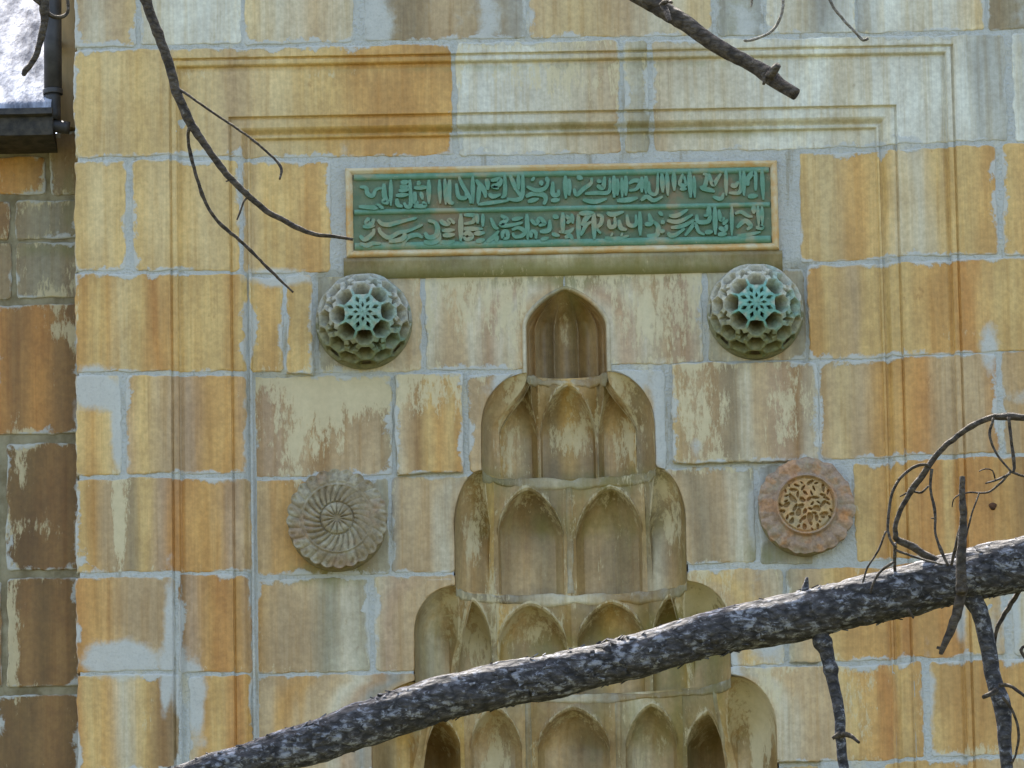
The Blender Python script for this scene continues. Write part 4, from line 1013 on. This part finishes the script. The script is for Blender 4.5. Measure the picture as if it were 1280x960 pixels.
# the arching twig above the bough
arch = limb('branch', [(1205, 712, 12), (1180, 702, 11), (1150, 688, 10), (1122, 676, 8), (1119, 668, 7), (1122, 650, 7), (1138, 615, 8), (1160, 585, 9), (1175, 565, 8), (1198, 545, 8), (1225, 527, 8), (1250, 520, 9), (1285, 522, 9), (1340, 528, 8)], YB-.02, TWIG, bough, .008, 12, .10, 13, yend=YB-.12)
twigs(arch, [([(1162, 582, 5), (1150, 581, 4.5), (1130, 593, 4.5), (1114, 618, 4.5), (1109, 650, 4.5), (1111, 672, 4), (1120, 685, 4)], -.05), ([(1164, 586, 5), (1163, 610, 4), (1168, 640, 4), (1169, 668, 3.5), (1178, 690, 4.5), (1186, 706, 4)], -.04),
             ([(1161, 608, 3), (1152, 616, 3.5), (1138, 615, 3), (1125, 621, 2)], .05), ([(1107, 664, 3), (1098, 688, 3), (1085, 708, 2.5), (1078, 728, 2)], .0), ([(1118, 678, 5), (1118, 700, 4.5), (1119, 722, 4)], .04),
             ([(1117, 702, 4), (1103, 712, 4), (1093, 726, 3.5), (1088, 742, 3)], .0), ([(1120, 688, 4), (1150, 699, 3.5), (1178, 706, 3)], -.06), ([(1164, 648, 2), (1170, 649, 2)], .0)], YB-.08)
twigs(arch, [([(1241, 522, 4), (1237, 545, 4), (1246, 568, 3.5), (1264, 590, 3)], .0), ([(1260, 521, 5), (1264, 550, 4.5), (1267, 585, 4.5), (1264, 590, 4)], .0), ([(1264, 590, 4), (1250, 605, 3.5), (1234, 616, 3), (1212, 616, 2.5), (1200, 619, 2.5)], .05), ([(1264, 590, 4), (1275, 594, 3.5), (1290, 597, 3)], .02),
             ([(1262, 592, 3.5), (1245, 600, 3), (1232, 604, 2.5)], -.04), ([(1244, 598, 2.5), (1241, 588, 2), (1232, 586, 2), (1224, 589, 1.6)], -.02), ([(1200, 618, 2.5), (1192, 624, 2), (1190, 634, 1.6)], .02), ([(1224, 617, 2.5), (1214, 645, 2.5), (1208, 670, 2.5), (1200, 705, 3)], .03),
             ([(1203, 655, 5), (1196, 680, 5), (1190, 706, 4)], .04)], YB-.12)
wood('limb', [(bx[0], YB, 7.5, .12), (bx[0]+.9, YB-.5, 8.3, .08), (bx[0]+2.0, YB-1, 8.8, .03)], BARK, trunk, .1, 14, .08, 4)
wood('limb', [(bx[0], YB, 9.0, .10), (bx[0]-.5, YB-1.2, 10.0, .06), (bx[0]-.6, YB-2.4, 10.6, .02)], BARK, trunk, .1, 14, .08, 5)

# second tree: its limb passes above the picture and the bare twigs hang from it
YT = -5.0
tb = P3(-760, 300, YT)
tree2 = empty('bare_tree', (float(tb[0]), YT, 0)); tag(tree2, 'bare tree whose thin brown leafless twigs hang down in front of the panel', 'tree')
trunk2 = wood('trunk', [(tb[0], YT, -.05, .2), (tb[0]+.05, YT, 3, .16), (tb[0], YT, 6.5, .13), (tb[0]-.1, YT, 9, .10), (tb[0], YT, 12, .04)], TWIG, tree2, .12, 20, .07, 31)
limb2 = limb('limb', [(-760, 60, 60), (-500, -60, 46), (-200, -130, 40), (100, -160, 34), (400, -190, 30), (700, -200, 26), (950, -190, 22), (1150, -170, 14), (1300, -150, 6)], YT, TWIG, trunk2, .04, 18, .08, 33)
ba = limb('branch', [(140, -164, 16), (160, -80, 15), (184, 0, 13), (196, 40, 12.5), (212, 85, 12), (228, 130, 12), (240, 158, 11.5), (262, 190, 10), (290, 225, 9.5), (313, 246, 9), (345, 270, 8), (383, 289, 6.5), (412, 295, 5.5), (441, 300, 4)], YT, TWIG, limb2, .008, 14, .08, 34)
twigs(ba, [([(221, 110, 4), (232, 117, 4), (250, 130, 3.6), (290, 157, 3.6), (322, 180, 3.6), (343, 198, 3.6), (351, 211, 3.6), (349, 224, 2.6)], -.1), ([(240, 150, 6), (237, 158, 6), (235, 170, 5), (239, 200, 5), (252, 240, 5), (272, 275, 5), (295, 296, 5), (330, 330, 4), (367, 366, 3)], .08),
           ([(312, 246, 4), (305, 252, 3), (300, 266, 3), (296, 275, 2.2)], 0), ([(290, 224, 4), (282, 227, 2)], 0)], YT)
def bough3(): 
    b = limb('branch', [(560, -197, 30), (680, -95, 28), (770, -24, 25), (820, 6, 23), (860, 32, 21), (900, 60, 20), (940, 82, 18), (962, 94, 21), (975, 104, 17), (995, 117, 16)], YT-.4, TWIG, limb2, .008, 20, .06, 36, yend=YT-.6)
    twigs(b, [([(960, 96, 13), (967, 88, 11), (973, 82, 9)], -.03), ([(956, 96, 8), (954, 106, 4)], 0), ([(830, 8, 9), (834, 18, 9), (837, 28, 6)], -.06), ([(826, 6, 8), (834, 1, 7), (840, 3, 4)], -.06)], YT-.6)
bough3()
for c in ([(985, -188, 7), (984, -60, 6), (979, 0, 4.5), (975, 20, 4.2), (965, 38, 4), (950, 47, 4), (934, 51, 3.4), (932, 49, 5)], [(990, -188, 7), (1015, -60, 6), (1037, 0, 4.6), (1052, 22, 4.4), (1070, 40, 4.2), (1080, 50, 4), (1086, 47, 4.4)], [(950, -190, 6), (944, -60, 5), (940, 0, 3.5), (938, 8, 2)]):
    limb('branch', c, YT+.3, PALETWIG, limb2, .008, 10, .06, 50)
bl = limb('branch', [(20, -150, 16), (44, -60, 15), (54, 0, 13), (57, 24, 10), (52, 45, 9), (44, 70, 9), (33, 88, 8), (31, 94, 4)], YT-.1, TWIG, limb2, .008, 12, .12, 37)
twigs(bl, [([(56, 14, 7), (66, 21, 6), (76, 22, 6), (84, 16, 5), (85, 4, 5), (80, -14, 5), (70, -30, 5)], .02), ([(52, 6, 7), (44, 0, 6), (36, -8, 5), (24, -24, 5)], -.03)], YT-.1)
wood('limb', [(tb[0], YT, 8.2, .09), (tb[0]-1, YT-.4, 9.5, .05), (tb[0]-1.8, YT-.8, 10.4, .02)], TWIG, trunk2, .1, 14, .08, 38)
